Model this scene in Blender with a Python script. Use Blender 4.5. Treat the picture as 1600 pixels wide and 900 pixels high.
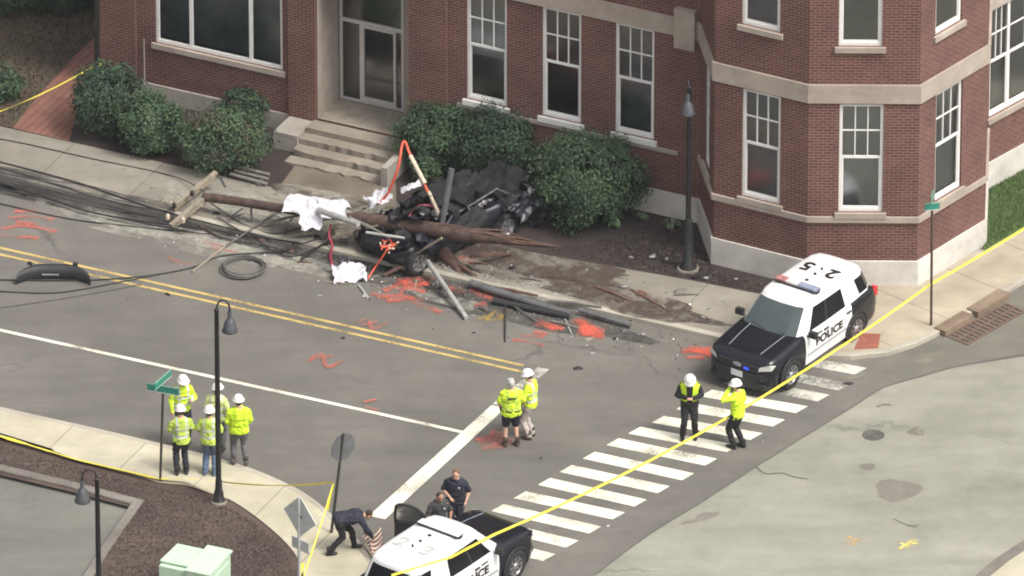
import bpy, bmesh, math, random
import numpy as np
from mathutils import Vector, Matrix, Euler
R = math.radians
rnd = random.Random(7)
scene = bpy.context.scene
for o in list(bpy.data.objects):
    bpy.data.objects.remove(o)
COL = scene.collection

# ------------------------------------------------------------------ camera
CAM_D, CAM_E, CAM_F = 300.0, R(28.5), 66.0 * 300.0       # range (m), look-down angle, focal length in photo pixels
SE, CE = math.sin(CAM_E), math.cos(CAM_E)
cam = bpy.data.cameras.new('camera')
cam_ob = bpy.data.objects.new('camera', cam); COL.objects.link(cam_ob)
cam.sensor_width = 36.0
cam.lens = CAM_F / 1600.0 * 36.0
cam.clip_start = 1.0
cam.clip_end = 6000.0
cam_ob.location = (0, -CAM_D * CE, CAM_D * SE)
cam_ob.rotation_euler = (math.pi / 2 - CAM_E, 0, 0)
scene.camera = cam_ob

# ------------------------------------------------------------------ world, sun, exposure
SUN_EL, SUN_AZ = R(56), R(126)          # azimuth measured clockwise from +Y
world = bpy.data.worlds.new('World'); scene.world = world
world.use_nodes = True
wn, wl = world.node_tree.nodes, world.node_tree.links
bg = wn['Background']
sky = wn.new('ShaderNodeTexSky'); sky.sky_type = 'NISHITA'; sky.sun_disc = False
sky.sun_elevation = SUN_EL; sky.sun_rotation = SUN_AZ
sky.air_density = 1.0; sky.dust_density = 6.0; sky.ozone_density = 1.0
hsv = wn.new('ShaderNodeHueSaturation'); hsv.inputs['Saturation'].default_value = 0.12
wl.new(sky.outputs[0], hsv.inputs['Color']); wl.new(hsv.outputs[0], bg.inputs['Color'])
bg.inputs['Strength'].default_value = 0.13
sun = bpy.data.lights.new('sun', 'SUN'); sun.energy = 1.5; sun.angle = R(15); sun.color = (1.0, 0.93, 0.80)
sun_ob = bpy.data.objects.new('sun', sun); COL.objects.link(sun_ob)
sdir = Vector((math.sin(SUN_AZ) * math.cos(SUN_EL), math.cos(SUN_AZ) * math.cos(SUN_EL), math.sin(SUN_EL)))
sun_ob.rotation_euler = sdir.to_track_quat('Z', 'Y').to_euler()
sun_ob.location = (20, -40, 60)
vs = scene.view_settings
vs.view_transform = 'Standard'; vs.look = 'None'; vs.gamma = 1.0; vs.use_curve_mapping = False
vs.exposure = 0.75
scene.render.engine = 'CYCLES'
scene.cycles.filter_width = 1.9
scene.cycles.max_bounces = 6
scene.cycles.transparent_max_bounces = 12

# ------------------------------------------------------------------ where a thing of the photograph stands
def P(px, py, z=0.0):
    """ground (or level z) point seen at photo pixel px,py"""
    a, b = (px - 800.0) / CAM_F, (450.0 - py) / CAM_F
    d = Vector((a, CE + b * SE, -SE + b * CE))
    c = Vector((0, -CAM_D * CE, CAM_D * SE))
    return c + d * ((z - c.z) / d.z)
def Zat(p, py):
    """height above ground point p of what is seen straight over it at row py"""
    k = (450.0 - py) / CAM_F
    dep = (p[1] + CAM_D * CE) * CE + CAM_D * SE * SE
    v0 = (p[1] + CAM_D * CE) * SE - CAM_D * SE * CE
    return (k * dep - v0) / (CE + k * SE)
def onplane(px, py, A, n):
    a, b = (px - 800.0) / CAM_F, (450.0 - py) / CAM_F
    d = Vector((a, CE + b * SE, -SE + b * CE))
    c = Vector((0, -CAM_D * CE, CAM_D * SE))
    t = ((Vector((A[0], A[1], 0)) - c).dot(n)) / d.dot(n)
    return c + d * t
STREET = R(-25.3)                       # bearing of the main street
SD = Vector((math.cos(STREET), math.sin(STREET), 0)); SN = Vector((-SD.y, SD.x, 0))
CROSS = R(48.5)                         # bearing of the cross street

# ------------------------------------------------------------------ materials
MATS = {}
def _new(name):
    m = bpy.data.materials.new(name); m.use_nodes = True
    nt = m.node_tree; return m, nt.nodes, nt.links, nt.nodes['Principled BSDF']
def rgb(c): return (c[0], c[1], c[2], 1.0)
def mat(name, c, rough=0.6, metal=0.0, var=0.15, scale=8.0, bump=0.0, spec=0.5, c2=None, detail=6.0, emit=0.0, coat=0.0):
    if name in MATS: return MATS[name]
    m, n, l, b = _new(name)
    tc = n.new('ShaderNodeTexCoord')
    nz = n.new('ShaderNodeTexNoise'); nz.inputs['Scale'].default_value = scale; nz.inputs['Detail'].default_value = detail
    nz.inputs['Roughness'].default_value = 0.62
    l.new(tc.outputs['Object'], nz.inputs['Vector'])
    rp = n.new('ShaderNodeValToRGB')
    lo = [max(0, v * (1 - var)) for v in c]; hi = [min(1, v * (1 + var)) for v in (c2 or c)]
    if c2: lo = [v * (1 - var) for v in c]
    rp.color_ramp.elements[0].position = 0.3; rp.color_ramp.elements[1].position = 0.7
    rp.color_ramp.elements[0].color = rgb(lo); rp.color_ramp.elements[1].color = rgb(hi)
    l.new(nz.outputs['Fac'], rp.inputs['Fac']); l.new(rp.outputs['Color'], b.inputs['Base Color'])
    b.inputs['Roughness'].default_value = rough; b.inputs['Metallic'].default_value = metal
    b.inputs['Specular IOR Level'].default_value = spec
    if coat: b.inputs['Coat Weight'].default_value = coat; b.inputs['Coat Roughness'].default_value = 0.08
    if bump:
        bp = n.new('ShaderNodeBump'); bp.inputs['Strength'].default_value = bump; bp.inputs['Distance'].default_value = 0.02
        l.new(nz.outputs['Fac'], bp.inputs['Height']); l.new(bp.outputs['Normal'], b.inputs['Normal'])
    if emit:
        b.inputs['Emission Color'].default_value = rgb(c); b.inputs['Emission Strength'].default_value = emit
    MATS[name] = m; return m

def ground_mat(name, c_lo, c_hi, big=0.12, mid=1.1, fine=60.0, stain=None, stain_amt=0.5, cracks=0.0, rough=0.9, bump=0.25, slabs=None, crack_scale=0.22, streak=None):
    m, n, l, b = _new(name)
    tc = n.new('ShaderNodeTexCoord')
    def noise(scale, detail=4, rgh=0.6, vec=None):
        z = n.new('ShaderNodeTexNoise'); z.inputs['Scale'].default_value = scale; z.inputs['Detail'].default_value = detail
        z.inputs['Roughness'].default_value = rgh; l.new(vec or tc.outputs['Object'], z.inputs['Vector']); return z.outputs['Fac']
    def ramp(fac, p0, p1, a=(0, 0, 0), bb=(1, 1, 1)):
        r = n.new('ShaderNodeValToRGB'); r.color_ramp.elements[0].position = p0; r.color_ramp.elements[1].position = p1
        r.color_ramp.elements[0].color = rgb(a); r.color_ramp.elements[1].color = rgb(bb); l.new(fac, r.inputs['Fac']); return r.outputs['Color']
    def mix(fac, a, bcol, mode='MIX'):
        x = n.new('ShaderNodeMix'); x.data_type = 'RGBA'; x.blend_type = mode
        if isinstance(fac, float): x.inputs[0].default_value = fac
        else: l.new(fac, x.inputs[0])
        for i, v in ((6, a), (7, bcol)):
            if isinstance(v, tuple): x.inputs[i].default_value = rgb(v)
            else: l.new(v, x.inputs[i])
        return x.outputs[2]
    mp = n.new('ShaderNodeMapping'); mp.inputs['Rotation'].default_value = (0, 0, -(streak if streak is not None else STREET)); mp.inputs['Scale'].default_value = (0.18, 1.0, 1.0)
    l.new(tc.outputs['Object'], mp.inputs['Vector'])
    base = ramp(noise(big, 5), 0.34, 0.66, c_lo, c_hi)
    st = ramp(noise(1.3, 4, 0.6, mp.outputs['Vector']), 0.3, 0.72, (0.86, 0.86, 0.86), (1.12, 1.12, 1.12))
    base = mix(0.8, base, st, 'MULTIPLY')
    md = ramp(noise(mid, 7, 0.68), 0.25, 0.75, (0.82, 0.82, 0.82), (1.15, 1.15, 1.15))
    base = mix(0.85, base, md, 'MULTIPLY')
    fn = noise(fine, 3, 0.7)
    base = mix(0.7, base, ramp(fn, 0.25, 0.75, (0.76, 0.76, 0.76), (1.22, 1.22, 1.22)), 'MULTIPLY')
    if stain:
        base = mix(ramp(noise(0.55, 6, 0.72), 0.56, 0.72, (0, 0, 0), (stain_amt,) * 3), base, stain)
    if cracks:
        v = n.new('ShaderNodeTexVoronoi'); v.feature = 'DISTANCE_TO_EDGE'; v.inputs['Scale'].default_value = crack_scale
        dz = n.new('ShaderNodeTexNoise'); dz.inputs['Scale'].default_value = 0.9; dz.inputs['Detail'].default_value = 6
        l.new(tc.outputs['Object'], dz.inputs['Vector'])
        ad = n.new('ShaderNodeVectorMath'); ad.operation = 'MULTIPLY_ADD'; ad.inputs[1].default_value = (1.6, 1.6, 1.6)
        l.new(dz.outputs['Color'], ad.inputs[0]); l.new(tc.outputs['Object'], ad.inputs[2]); l.new(ad.outputs[0], v.inputs['Vector'])
        cr = ramp(v.outputs['Distance'], 0.0015, 0.006, (1, 1, 1), (0, 0, 0))
        mk = ramp(noise(0.16, 3), 0.5, 0.6)
        cc = mix(1.0, cr, mk, 'MULTIPLY'); cc = mix(1.0, cc, (cracks,) * 3, 'MULTIPLY')
        base = mix(cc, base, (0.05, 0.048, 0.045))
    if slabs:
        rot, w, h, off = slabs
        mp2 = n.new('ShaderNodeMapping'); mp2.inputs['Rotation'].default_value = (0, 0, -rot); mp2.inputs['Location'].default_value = off
        l.new(tc.outputs['Object'], mp2.inputs['Vector'])
        bk = n.new('ShaderNodeTexBrick'); bk.offset = 0.0; bk.inputs['Scale'].default_value = 1.0
        bk.inputs['Brick Width'].default_value = w; bk.inputs['Row Height'].default_value = h
        bk.inputs['Mortar Size'].default_value = 0.014; bk.inputs['Mortar Smooth'].default_value = 0.3
        bk.inputs['Color1'].default_value = (1.04, 1.04, 1.04, 1); bk.inputs['Color2'].default_value = (0.93, 0.93, 0.93, 1)
        bk.inputs['Mortar'].default_value = (0.5, 0.48, 0.45, 1)
        l.new(mp2.outputs['Vector'], bk.inputs['Vector'])
        base = mix(1.0, base, bk.outputs['Color'], 'MULTIPLY')
    l.new(base, b.inputs['Base Color'])
    b.inputs['Roughness'].default_value = rough; b.inputs['Specular IOR Level'].default_value = 0.3
    bp = n.new('ShaderNodeBump'); bp.inputs['Strength'].default_value = bump; bp.inputs['Distance'].default_value = 0.02
    l.new(fn, bp.inputs['Height']); l.new(bp.outputs['Normal'], b.inputs['Normal'])
    MATS[name] = m; return m

def worn_mat(name, c, lo=0.35, hi=0.55, scale=9.0, rough=0.8, amax=1.0, big=1.2):
    """paint or dust lying on a surface: worn away in patches"""
    if name in MATS: return MATS[name]
    m, n, l, b = _new(name)
    tc = n.new('ShaderNodeTexCoord')
    a = n.new('ShaderNodeTexNoise'); a.inputs['Scale'].default_value = scale; a.inputs['Detail'].default_value = 8; a.inputs['Roughness'].default_value = 0.75
    g = n.new('ShaderNodeTexNoise'); g.inputs['Scale'].default_value = big; g.inputs['Detail'].default_value = 4
    l.new(tc.outputs['Object'], a.inputs['Vector']); l.new(tc.outputs['Object'], g.inputs['Vector'])
    av = n.new('ShaderNodeMath'); av.operation = 'MULTIPLY_ADD'; av.inputs[1].default_value = 0.5
    hf = n.new('ShaderNodeMath'); hf.operation = 'MULTIPLY'; hf.inputs[1].default_value = 0.5
    l.new(g.outputs['Fac'], hf.inputs[0]); l.new(a.outputs['Fac'], av.inputs[0]); l.new(hf.outputs[0], av.inputs[2])
    r = n.new('ShaderNodeMapRange'); r.inputs['From Min'].default_value = lo; r.inputs['From Max'].default_value = hi; r.inputs['To Max'].default_value = amax
    l.new(av.outputs[0], r.inputs['Value'])
    l.new(r.outputs[0], b.inputs['Alpha'])
    cr = n.new('ShaderNodeValToRGB'); cr.color_ramp.elements[0].color = rgb([v * 0.8 for v in c]); cr.color_ramp.elements[1].color = rgb([min(1, v * 1.12) for v in c])
    l.new(g.outputs['Fac'], cr.inputs['Fac']); l.new(cr.outputs['Color'], b.inputs['Base Color'])
    b.inputs['Roughness'].default_value = rough; b.inputs['Specular IOR Level'].default_value = 0.3
    MATS[name] = m; return m

def brick_mat(name, c1, c2, mortar, scale=1.0):
    m, n, l, b = _new(name)
    uv = n.new('ShaderNodeUVMap')
    bk = n.new('ShaderNodeTexBrick'); bk.inputs['Scale'].default_value = scale
    bk.inputs['Brick Width'].default_value = 0.21; bk.inputs['Row Height'].default_value = 0.075
    bk.inputs['Mortar Size'].default_value = 0.011; bk.inputs['Mortar Smooth'].default_value = 0.2; bk.inputs['Bias'].default_value = 0.0
    bk.inputs['Color1'].default_value = rgb(c1); bk.inputs['Color2'].default_value = rgb(c2); bk.inputs['Mortar'].default_value = rgb(mortar)
    l.new(uv.outputs['UV'], bk.inputs['Vector'])
    nz = n.new('ShaderNodeTexNoise'); nz.inputs['Scale'].default_value = 0.9; nz.inputs['Detail'].default_value = 7; nz.inputs['Roughness'].default_value = 0.65
    l.new(uv.outputs['UV'], nz.inputs['Vector'])
    rp = n.new('ShaderNodeValToRGB'); rp.color_ramp.elements[0].position = 0.3; rp.color_ramp.elements[1].position = 0.7
    rp.color_ramp.elements[0].color = (0.78, 0.76, 0.76, 1); rp.color_ramp.elements[1].color = (1.18, 1.16, 1.14, 1)
    l.new(nz.outputs['Fac'], rp.inputs['Fac'])
    mx = n.new('ShaderNodeMix'); mx.data_type = 'RGBA'; mx.blend_type = 'MULTIPLY'; mx.inputs[0].default_value = 1.0
    l.new(bk.outputs['Color'], mx.inputs[6]); l.new(rp.outputs['Color'], mx.inputs[7])
    l.new(mx.outputs[2], b.inputs['Base Color'])
    bp = n.new('ShaderNodeBump'); bp.inputs['Strength'].default_value = 0.4; bp.inputs['Distance'].default_value = 0.01; bp.invert = True
    l.new(bk.outputs['Fac'], bp.inputs['Height']); l.new(bp.outputs['Normal'], b.inputs['Normal'])
    b.inputs['Roughness'].default_value = 0.88; b.inputs['Specular IOR Level'].default_value = 0.25
    MATS[name] = m; return m

def glass_mat(name, tint=(0.55, 0.6, 0.62), clear=0.75, rough=0.13):
    if name in MATS: return MATS[name]
    m, n, l, b = _new(name)
    n.remove(b)
    out = n['Material Output']
    tr = n.new('ShaderNodeBsdfTransparent'); tr.inputs[0].default_value = rgb(tint)
    gl = n.new('ShaderNodeBsdfGlossy'); gl.inputs['Roughness'].default_value = rough; gl.inputs['Color'].default_value = (0.9, 0.93, 0.95, 1)
    fr = n.new('ShaderNodeFresnel'); fr.inputs['IOR'].default_value = 1.55
    tc = n.new('ShaderNodeTexCoord'); nz = n.new('ShaderNodeTexNoise'); nz.inputs['Scale'].default_value = 2.0
    l.new(tc.outputs['Object'], nz.inputs['Vector'])
    bp = n.new('ShaderNodeBump'); bp.inputs['Strength'].default_value = 0.05; l.new(nz.outputs['Fac'], bp.inputs['Height']); l.new(bp.outputs['Normal'], gl.inputs['Normal'])
    ad = n.new('ShaderNodeMath'); ad.operation = 'ADD'; ad.inputs[1].default_value = 1 - clear; ad.use_clamp = True
    l.new(fr.outputs[0], ad.inputs[0])
    mx = n.new('ShaderNodeMixShader'); l.new(ad.outputs[0], mx.inputs[0]); l.new(tr.outputs[0], mx.inputs[1]); l.new(gl.outputs[0], mx.inputs[2])
    l.new(mx.outputs[0], out.inputs[0]); MATS[name] = m; return m

# ------------------------------------------------------------------ mesh collecting
class MB:
    def __init__(s): s.v = []; s.f = []; s.m = []; s.uv = []; s.sm = []
    def face(s, pts, m=0, uvs=None, smooth=False):
        i = len(s.v); s.v += [tuple(p) for p in pts]; s.f.append(tuple(range(i, i + len(pts)))); s.m.append(m); s.uv.append(uvs); s.sm.append(smooth)
    def grid(s, rows, m=0, close_u=False, close_v=False, smooth=True, mfun=None):
        i = len(s.v); nr, nc = len(rows), len(rows[0])
        for r in rows: s.v += [tuple(p) for p in r]
        for a in range(nr - (0 if close_v else 1)):
            for b in range(nc - (0 if close_u else 1)):
                q = (i + a * nc + b, i + a * nc + (b + 1) % nc, i + ((a + 1) % nr) * nc + (b + 1) % nc, i + ((a + 1) % nr) * nc + b)
                s.f.append(q); s.m.append(mfun(a, b) if mfun else m); s.uv.append(None); s.sm.append(smooth)
    def fan(s, ring, m=0, flip=False, smooth=False):
        r = list(ring)
        if flip: r.reverse()
        s.face(r, m, None, smooth)
    def box(s, c, size, rot=None, m=0):
        """centre c, full size, rotation matrix"""
        c = Vector(c); h = [x / 2 for x in size]
        rot = rot or Matrix.Identity(3)
        p = [c + rot @ Vector((sx * h[0], sy * h[1], sz * h[2])) for sz in (-1, 1) for sy in (-1, 1) for sx in (-1, 1)]
        i = len(s.v); s.v += [tuple(q) for q in p]
        for q in ((0, 2, 3, 1), (4, 5, 7, 6), (0, 1, 5, 4), (2, 6, 7, 3), (0, 4, 6, 2), (1, 3, 7, 5)):
            s.f.append(tuple(i + k for k in q)); s.m.append(m); s.uv.append(None); s.sm.append(False)
    def bar(s, a, b, w, h, m=0, up=(0, 0, 1)):
        a, b = Vector(a), Vector(b); t = (b - a); L = t.length; t.normalize()
        u = Vector(up); 
        if abs(t.dot(u)) > 0.98: u = Vector((0, 1, 0))
        x = t.cross(u).normalized(); y = x.cross(t).normalized()
        s.box((a + b) / 2, (L, w, h), Matrix((t, x, y)).transposed(), m)
    def tube(s, pts, r, n=8, m=0, caps=True, smooth=True):
        pts = [Vector(p) for p in pts]
        if not isinstance(r, (list, tuple)): r = [r] * len(pts)
        rows = []; ref = None
        for k, p in enumerate(pts):
            t = (pts[min(k + 1, len(pts) - 1)] - pts[max(k - 1, 0)]).normalized()
            if ref is None:
                ref = Vector((0, 0, 1)) if abs(t.z) < 0.9 else Vector((0, 1, 0))
            x = t.cross(ref)
            if x.length < 1e-4: x = t.cross(Vector((1, 0, 0)))
            x.normalize(); y = x.cross(t).normalized(); ref = y
            rows.append([p + (x * math.cos(2 * math.pi * j / n) + y * math.sin(2 * math.pi * j / n)) * r[k] for j in range(n)])
        s.grid(rows, m, close_u=True, smooth=smooth)
        if caps: s.fan(rows[0], m, True); s.fan(rows[-1], m)
    def lathe(s, c, prof, n=16, m=0, axis=None, caps=True, smooth=True):
        """prof: (r, h) along axis (default z)"""
        c = Vector(c); rot = axis or Matrix.Identity(3)
        rows = [[c + rot @ Vector((r * math.cos(2 * math.pi * j / n), r * math.sin(2 * math.pi * j / n), h)) for j in range(n)] for r, h in prof]
        s.grid(rows, m, close_u=True, smooth=smooth)
        if caps:
            if prof[0][0] > 1e-4: s.fan(rows[0], m, True)
            if prof[-1][0] > 1e-4: s.fan(rows[-1], m)
    def ell(s, c, r, rot=None, nu=12, nv=8, m=0):
        c = Vector(c); rot = rot or Matrix.Identity(3); rows = []
        for a in range(nv + 1):
            th = math.pi * a / nv; st = max(math.sin(th), 1e-3)
            rows.append([c + rot @ Vector((r[0] * st * math.cos(2 * math.pi * j / nu), r[1] * st * math.sin(2 * math.pi * j / nu), -r[2] * math.cos(th))) for j in range(nu)])
        s.grid(rows, m, close_u=True)
    def xform(s, M):
        s.v = [tuple(M @ Vector(p)) for p in s.v]; return s
    def build(s, name, mats, parent=None, world=True, at=None):
        me = bpy.data.meshes.new(name)
        off = Vector((0, 0, 0)); loc = Vector((0, 0, 0))
        if parent is not None and world:
            q = parent
            while q is not None: off += Vector(q.location); q = q.parent
        elif parent is None and s.v and world:
            if at is None:
                a = np.array(s.v); at = ((a[:, 0].min() + a[:, 0].max()) / 2, (a[:, 1].min() + a[:, 1].max()) / 2, a[:, 2].min())
            off = Vector(at); loc = Vector(at)
        me.from_pydata([(p[0] - off.x, p[1] - off.y, p[2] - off.z) for p in s.v], [], s.f)
        for x in (mats if isinstance(mats, (list, tuple)) else [mats]): me.materials.append(x)
        me.polygons.foreach_set('material_index', s.m); me.polygons.foreach_set('use_smooth', s.sm)
        if any(u is not None for u in s.uv):
            L = me.uv_layers.new(name='UVMap')
            for p, u in zip(me.polygons, s.uv):
                if u is not None:
                    for k, li in enumerate(p.loop_indices): L.data[li].uv = u[k]
        me.update()
        o = bpy.data.objects.new(name, me); COL.objects.link(o); o.location = loc
        if parent is not None: o.parent = parent
        return o

def tag(o, label=None, cat=None, group=None, kind=None):
    for k, v in (('label', label), ('category', cat), ('group', group), ('kind', kind)):
        if v: o[k] = v
    return o
def empty(name, loc, rz=0.0, label=None, cat=None, group=None):
    o = bpy.data.objects.new(name, None); COL.objects.link(o); o.empty_display_size = 0.3
    o.location = loc; o.rotation_euler = (0, 0, rz); return tag(o, label, cat, group)
def struct(name, mb, m, parent=None, **k):
    o = mb.build(name, m, parent, at=(0, 0, 0) if parent is None else None)
    if parent is None: o['kind'] = 'structure'
    return o
def copy_tree(o, parent=None):
    c = o.copy(); COL.objects.link(c); c.parent = parent
    for ch in list(o.children): copy_tree(ch, c)
    return c
def smooth_path(pts, n=8):
    """Catmull-Rom through points"""
    pts = [Vector(p) for p in pts]; out = []
    for i in range(len(pts) - 1):
        p0, p1, p2, p3 = pts[max(i - 1, 0)], pts[i], pts[i + 1], pts[min(i + 2, len(pts) - 1)]
        for k in range(n):
            t = k / n
            out.append(0.5 * ((2 * p1) + (p2 - p0) * t + (2 * p0 - 5 * p1 + 4 * p2 - p3) * t * t + (3 * p1 - p0 - 3 * p2 + p3) * t ** 3))
    out.append(pts[-1]); return out
def sheet(mb, pxs, z, m=0):
    mb.face([P(x, y, z) for x, y in pxs], m)
def offset_path(pts, d):
    """offset to the left of travel, mitred"""
    pts = [Vector((p[0], p[1], 0)) for p in pts]; out = []
    for i, p in enumerate(pts):
        a = (p - pts[i - 1]).normalized() if i else None
        b = (pts[i + 1] - p).normalized() if i < len(pts) - 1 else None
        na = Vector((-a.y, a.x, 0)) if a is not None else None; nb = Vector((-b.y, b.x, 0)) if b is not None else None
        if na is None: n = nb
        elif nb is None: n = na
        else:
            n = (na + nb); n = n / max(0.3, n.dot(na)) if n.length > 1e-4 else na
        out.append(p + n * d)
    return out

def haze_box():
    mb = MB(); mb.box((0, -120, 70), (420, 420, 160)); o = mb.build('haze', _haze(), at=(0, -120, -10)); o['kind'] = 'stuff'; return o
def _haze():
    m = bpy.data.materials.new('haze'); m.use_nodes = True; n, l = m.node_tree.nodes, m.node_tree.links
    n.remove(n['Principled BSDF']); v = n.new('ShaderNodeVolumePrincipled'); v.inputs['Color'].default_value = (0.86, 0.89, 0.95, 1); v.inputs['Density'].default_value = HAZE
    l.new(v.outputs[0], n['Material Output'].inputs['Volume']); return m
HAZE = 0.000065
# ================================================================== the setting
M_road = ground_mat('asphalt_main', (0.118, 0.110, 0.099), (0.162, 0.152, 0.136), big=0.16, stain=(0.085, 0.081, 0.075), stain_amt=0.55, cracks=0.55, crack_scale=0.12)
M_cross = ground_mat('asphalt_old_pale', (0.205, 0.20, 0.165), (0.285, 0.278, 0.232), big=0.2, stain=(0.165, 0.16, 0.132), stain_amt=0.5, cracks=0.4, crack_scale=0.1, streak=CROSS)
M_lot = ground_mat('asphalt_lot', (0.135, 0.135, 0.12), (0.175, 0.172, 0.15), big=0.3, stain=(0.10, 0.098, 0.09), stain_amt=0.5, cracks=0.3)
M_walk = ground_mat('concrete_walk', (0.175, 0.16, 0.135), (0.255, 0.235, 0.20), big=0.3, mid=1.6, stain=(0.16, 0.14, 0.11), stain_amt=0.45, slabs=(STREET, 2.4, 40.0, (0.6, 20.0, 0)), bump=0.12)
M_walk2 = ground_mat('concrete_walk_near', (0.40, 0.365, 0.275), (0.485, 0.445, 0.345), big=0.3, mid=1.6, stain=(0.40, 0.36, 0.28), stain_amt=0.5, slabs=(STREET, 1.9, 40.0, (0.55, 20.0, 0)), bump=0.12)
M_walk3 = ground_mat('concrete_walk_corner', (0.315, 0.27, 0.205), (0.40, 0.345, 0.265), big=0.3, mid=1.6, stain=(0.25, 0.21, 0.16), stain_amt=0.5, slabs=(CROSS, 1.9, 60.0, (0.2, 30.0, 0)), bump=0.12)
M_kerb = ground_mat('kerb_concrete', (0.33, 0.30, 0.25), (0.42, 0.39, 0.33), big=0.6, mid=2.5, bump=0.15)
M_kerbdark = ground_mat('kerb_dark', (0.15, 0.135, 0.12), (0.20, 0.185, 0.165), big=0.6, mid=2.5, bump=0.15)
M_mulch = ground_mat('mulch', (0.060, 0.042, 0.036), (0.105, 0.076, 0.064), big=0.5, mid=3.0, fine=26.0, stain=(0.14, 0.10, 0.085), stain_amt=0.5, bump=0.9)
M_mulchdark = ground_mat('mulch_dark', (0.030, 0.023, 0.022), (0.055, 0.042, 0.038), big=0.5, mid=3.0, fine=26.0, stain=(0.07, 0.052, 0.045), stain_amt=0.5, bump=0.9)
M_earth = ground_mat('leaf_litter', (0.055, 0.040, 0.030), (0.095, 0.068, 0.05), big=0.35, mid=2.2, fine=20.0, stain=(0.045, 0.06, 0.028), stain_amt=0.8, bump=0.9)
M_grass = ground_mat('turf', (0.07, 0.12, 0.035), (0.10, 0.16, 0.05), big=0.5, mid=3.0, fine=30.0, bump=0.8)
M_brickpath = ground_mat('brick_paving', (0.20, 0.092, 0.072), (0.26, 0.125, 0.10), big=0.5, mid=2.0, slabs=(STREET, 0.2, 0.1, (0, 0, 0)), bump=0.15)

KH = 0.12
# ground, to the horizon
g = MB(); g.face([(-2500, -2500, -0.03), (2500, -2500, -0.03), (2500, 2500, -0.03), (-2500, 2500, -0.03)])
ground = struct('ground', g, M_earth)
# the main street: one band along the street bearing, wide enough for both kerbs
def SP(u, v, z=0.0):
    c = P(800, 450); return Vector((c.x + SD.x * u + SN.x * v, c.y + SD.y * u + SN.y * v, z))
g = MB(); g.face([SP(-150, -14, 0), SP(150, -14, 0), SP(150, 9, 0), SP(-150, 9, 0)])
road = struct('main_road', g, M_road)
# the cross street, its paler old asphalt starts at a saw-cut joint
JOINT = [(880, 950), (930, 898), (1010, 838), (1100, 782), (1188, 725), (1260, 680), (1330, 637), (1380, 606), (1440, 588), (1500, 572), (1600, 556), (1900, 440)]
g = MB()
jp = [P(x, y, 0.004) for x, y in JOINT]
far = [Vector((60, 60, 0.004)), Vector((70, -40, 0.004)), Vector((-40, -80, 0.004)), Vector((-28, -45, 0.004))]
g.face(list(jp) + far)
cross = struct('cross_street', g, M_cross)
M_apron = ground_mat('asphalt_apron', (0.125, 0.12, 0.10), (0.16, 0.152, 0.128), big=0.25, stain=(0.095, 0.09, 0.075), stain_amt=0.5, cracks=0.4, crack_scale=0.15, streak=CROSS)

# ---- far pavement (in front of the building)
FKERB = [(-900, 70.5), (0, 273), (250, 330), (740, 440), (1000, 498), (1110, 523), (1180, 540), (1260, 553), (1330, 556), (1385, 550), (1430, 536), (1475, 514), (1530, 480), (1600, 437), (1900, 255)]
kp = [P(x, y + 7, 0) for x, y in FKERB]
kp2 = []
for i in range(len(kp)): kp2.append(kp[i])
top_walk = [(-900, -5.5), (0, 197), (440, 296), (830, 394), (1080, 438), (1180, 458)]
def kerb(path, w, h, m, name, parent=None, side=1.0):
    inn = offset_path(path, w * side); mb = MB()
    for i in range(len(path) - 1):
        a, b = path[i], path[i + 1]; c, d = inn[i + 1], inn[i]
        A, B = Vector((a.x, a.y, -0.02)), Vector((b.x, b.y, -0.02))
        A1, B1 = Vector((a.x, a.y, h - 0.02)), Vector((b.x, b.y, h - 0.02))
        # small chamfer on the street edge
        t = 0.02 / w
        A2, B2 = Vector((a.x + (d.x - a.x) * t, a.y + (d.y - a.y) * t, h)), Vector((b.x + (c.x - b.x) * t, b.y + (c.y - b.y) * t, h))
        C1, D1 = Vector((c.x, c.y, h)), Vector((d.x, d.y, h)); C0, D0 = Vector((c.x, c.y, -0.02)), Vector((d.x, d.y, -0.02))
        for q in ((A, B, B1, A1), (A1, B1, B2, A2), (A2, B2, C1, D1), (D1, C1, C0, D0)):
            mb.face(q if side > 0 else q[::-1])
    o = struct(name, mb, m, parent); return o, inn
fk, fk_in = kerb(kp, 0.16, KH + 0.004, M_kerb, 'far_kerb')
g = MB()
n1 = 6   # straight part along the main street
walk_in = [Vector((q.x, q.y, KH)) for q in fk_in]
g.face(walk_in[:7] + [P(1262, 470, KH)] + [P(x, y, KH) for x, y in top_walk[::-1]])
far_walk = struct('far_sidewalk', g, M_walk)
g = MB()
g.face(walk_in[6:] + [P(1900, 190, KH), P(1600, 352, KH), P(1537, 389, KH), P(1500, 405, KH), P(1400, 430, KH), P(1262, 470, KH)])
corner_walk = struct('corner_sidewalk', g, M_walk3)
# ---- beds and paths behind the far pavement
g = MB(); g.face([P(108, 221, 0.075), P(440, 296, 0.075), P(830, 394, 0.075), P(1080, 438, 0.075), P(1180, 458, 0.075), P(1262, 470, 0.075), P(1300, 430, 0.075), P(1110, 330, 0.075), P(600, 200, 0.075), P(150, 100, 0.075), P(128, 150, 0.075)])
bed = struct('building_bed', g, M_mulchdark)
g = MB(); g.face([P(20, 200, 0.10), P(108, 221, 0.10), P(128, 150, 0.10), P(165, 78, 0.10), P(330, -40, 0.10), P(275, -55, 0.10), P(120, 85, 0.10), P(60, 150, 0.10)])
bpath = struct('brick_path', g, M_brickpath)
g = MB(); g.face([P(-900, -6, 0.06), P(20, 200, 0.06), P(60, 150, 0.06), P(120, 85, 0.06), P(275, -55, 0.06), P(330, -40, 0.06), P(400, -160, 0.06), P(-900, -400, 0.06)])
yard = struct('yard_ground', g, M_earth)
g = MB(); g.face([P(1537, 392, 0.14), P(1600, 355, 0.14), P(1900, 193, 0.14), P(1900, 60, 0.14), P(1541, 240, 0.14)])
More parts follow.
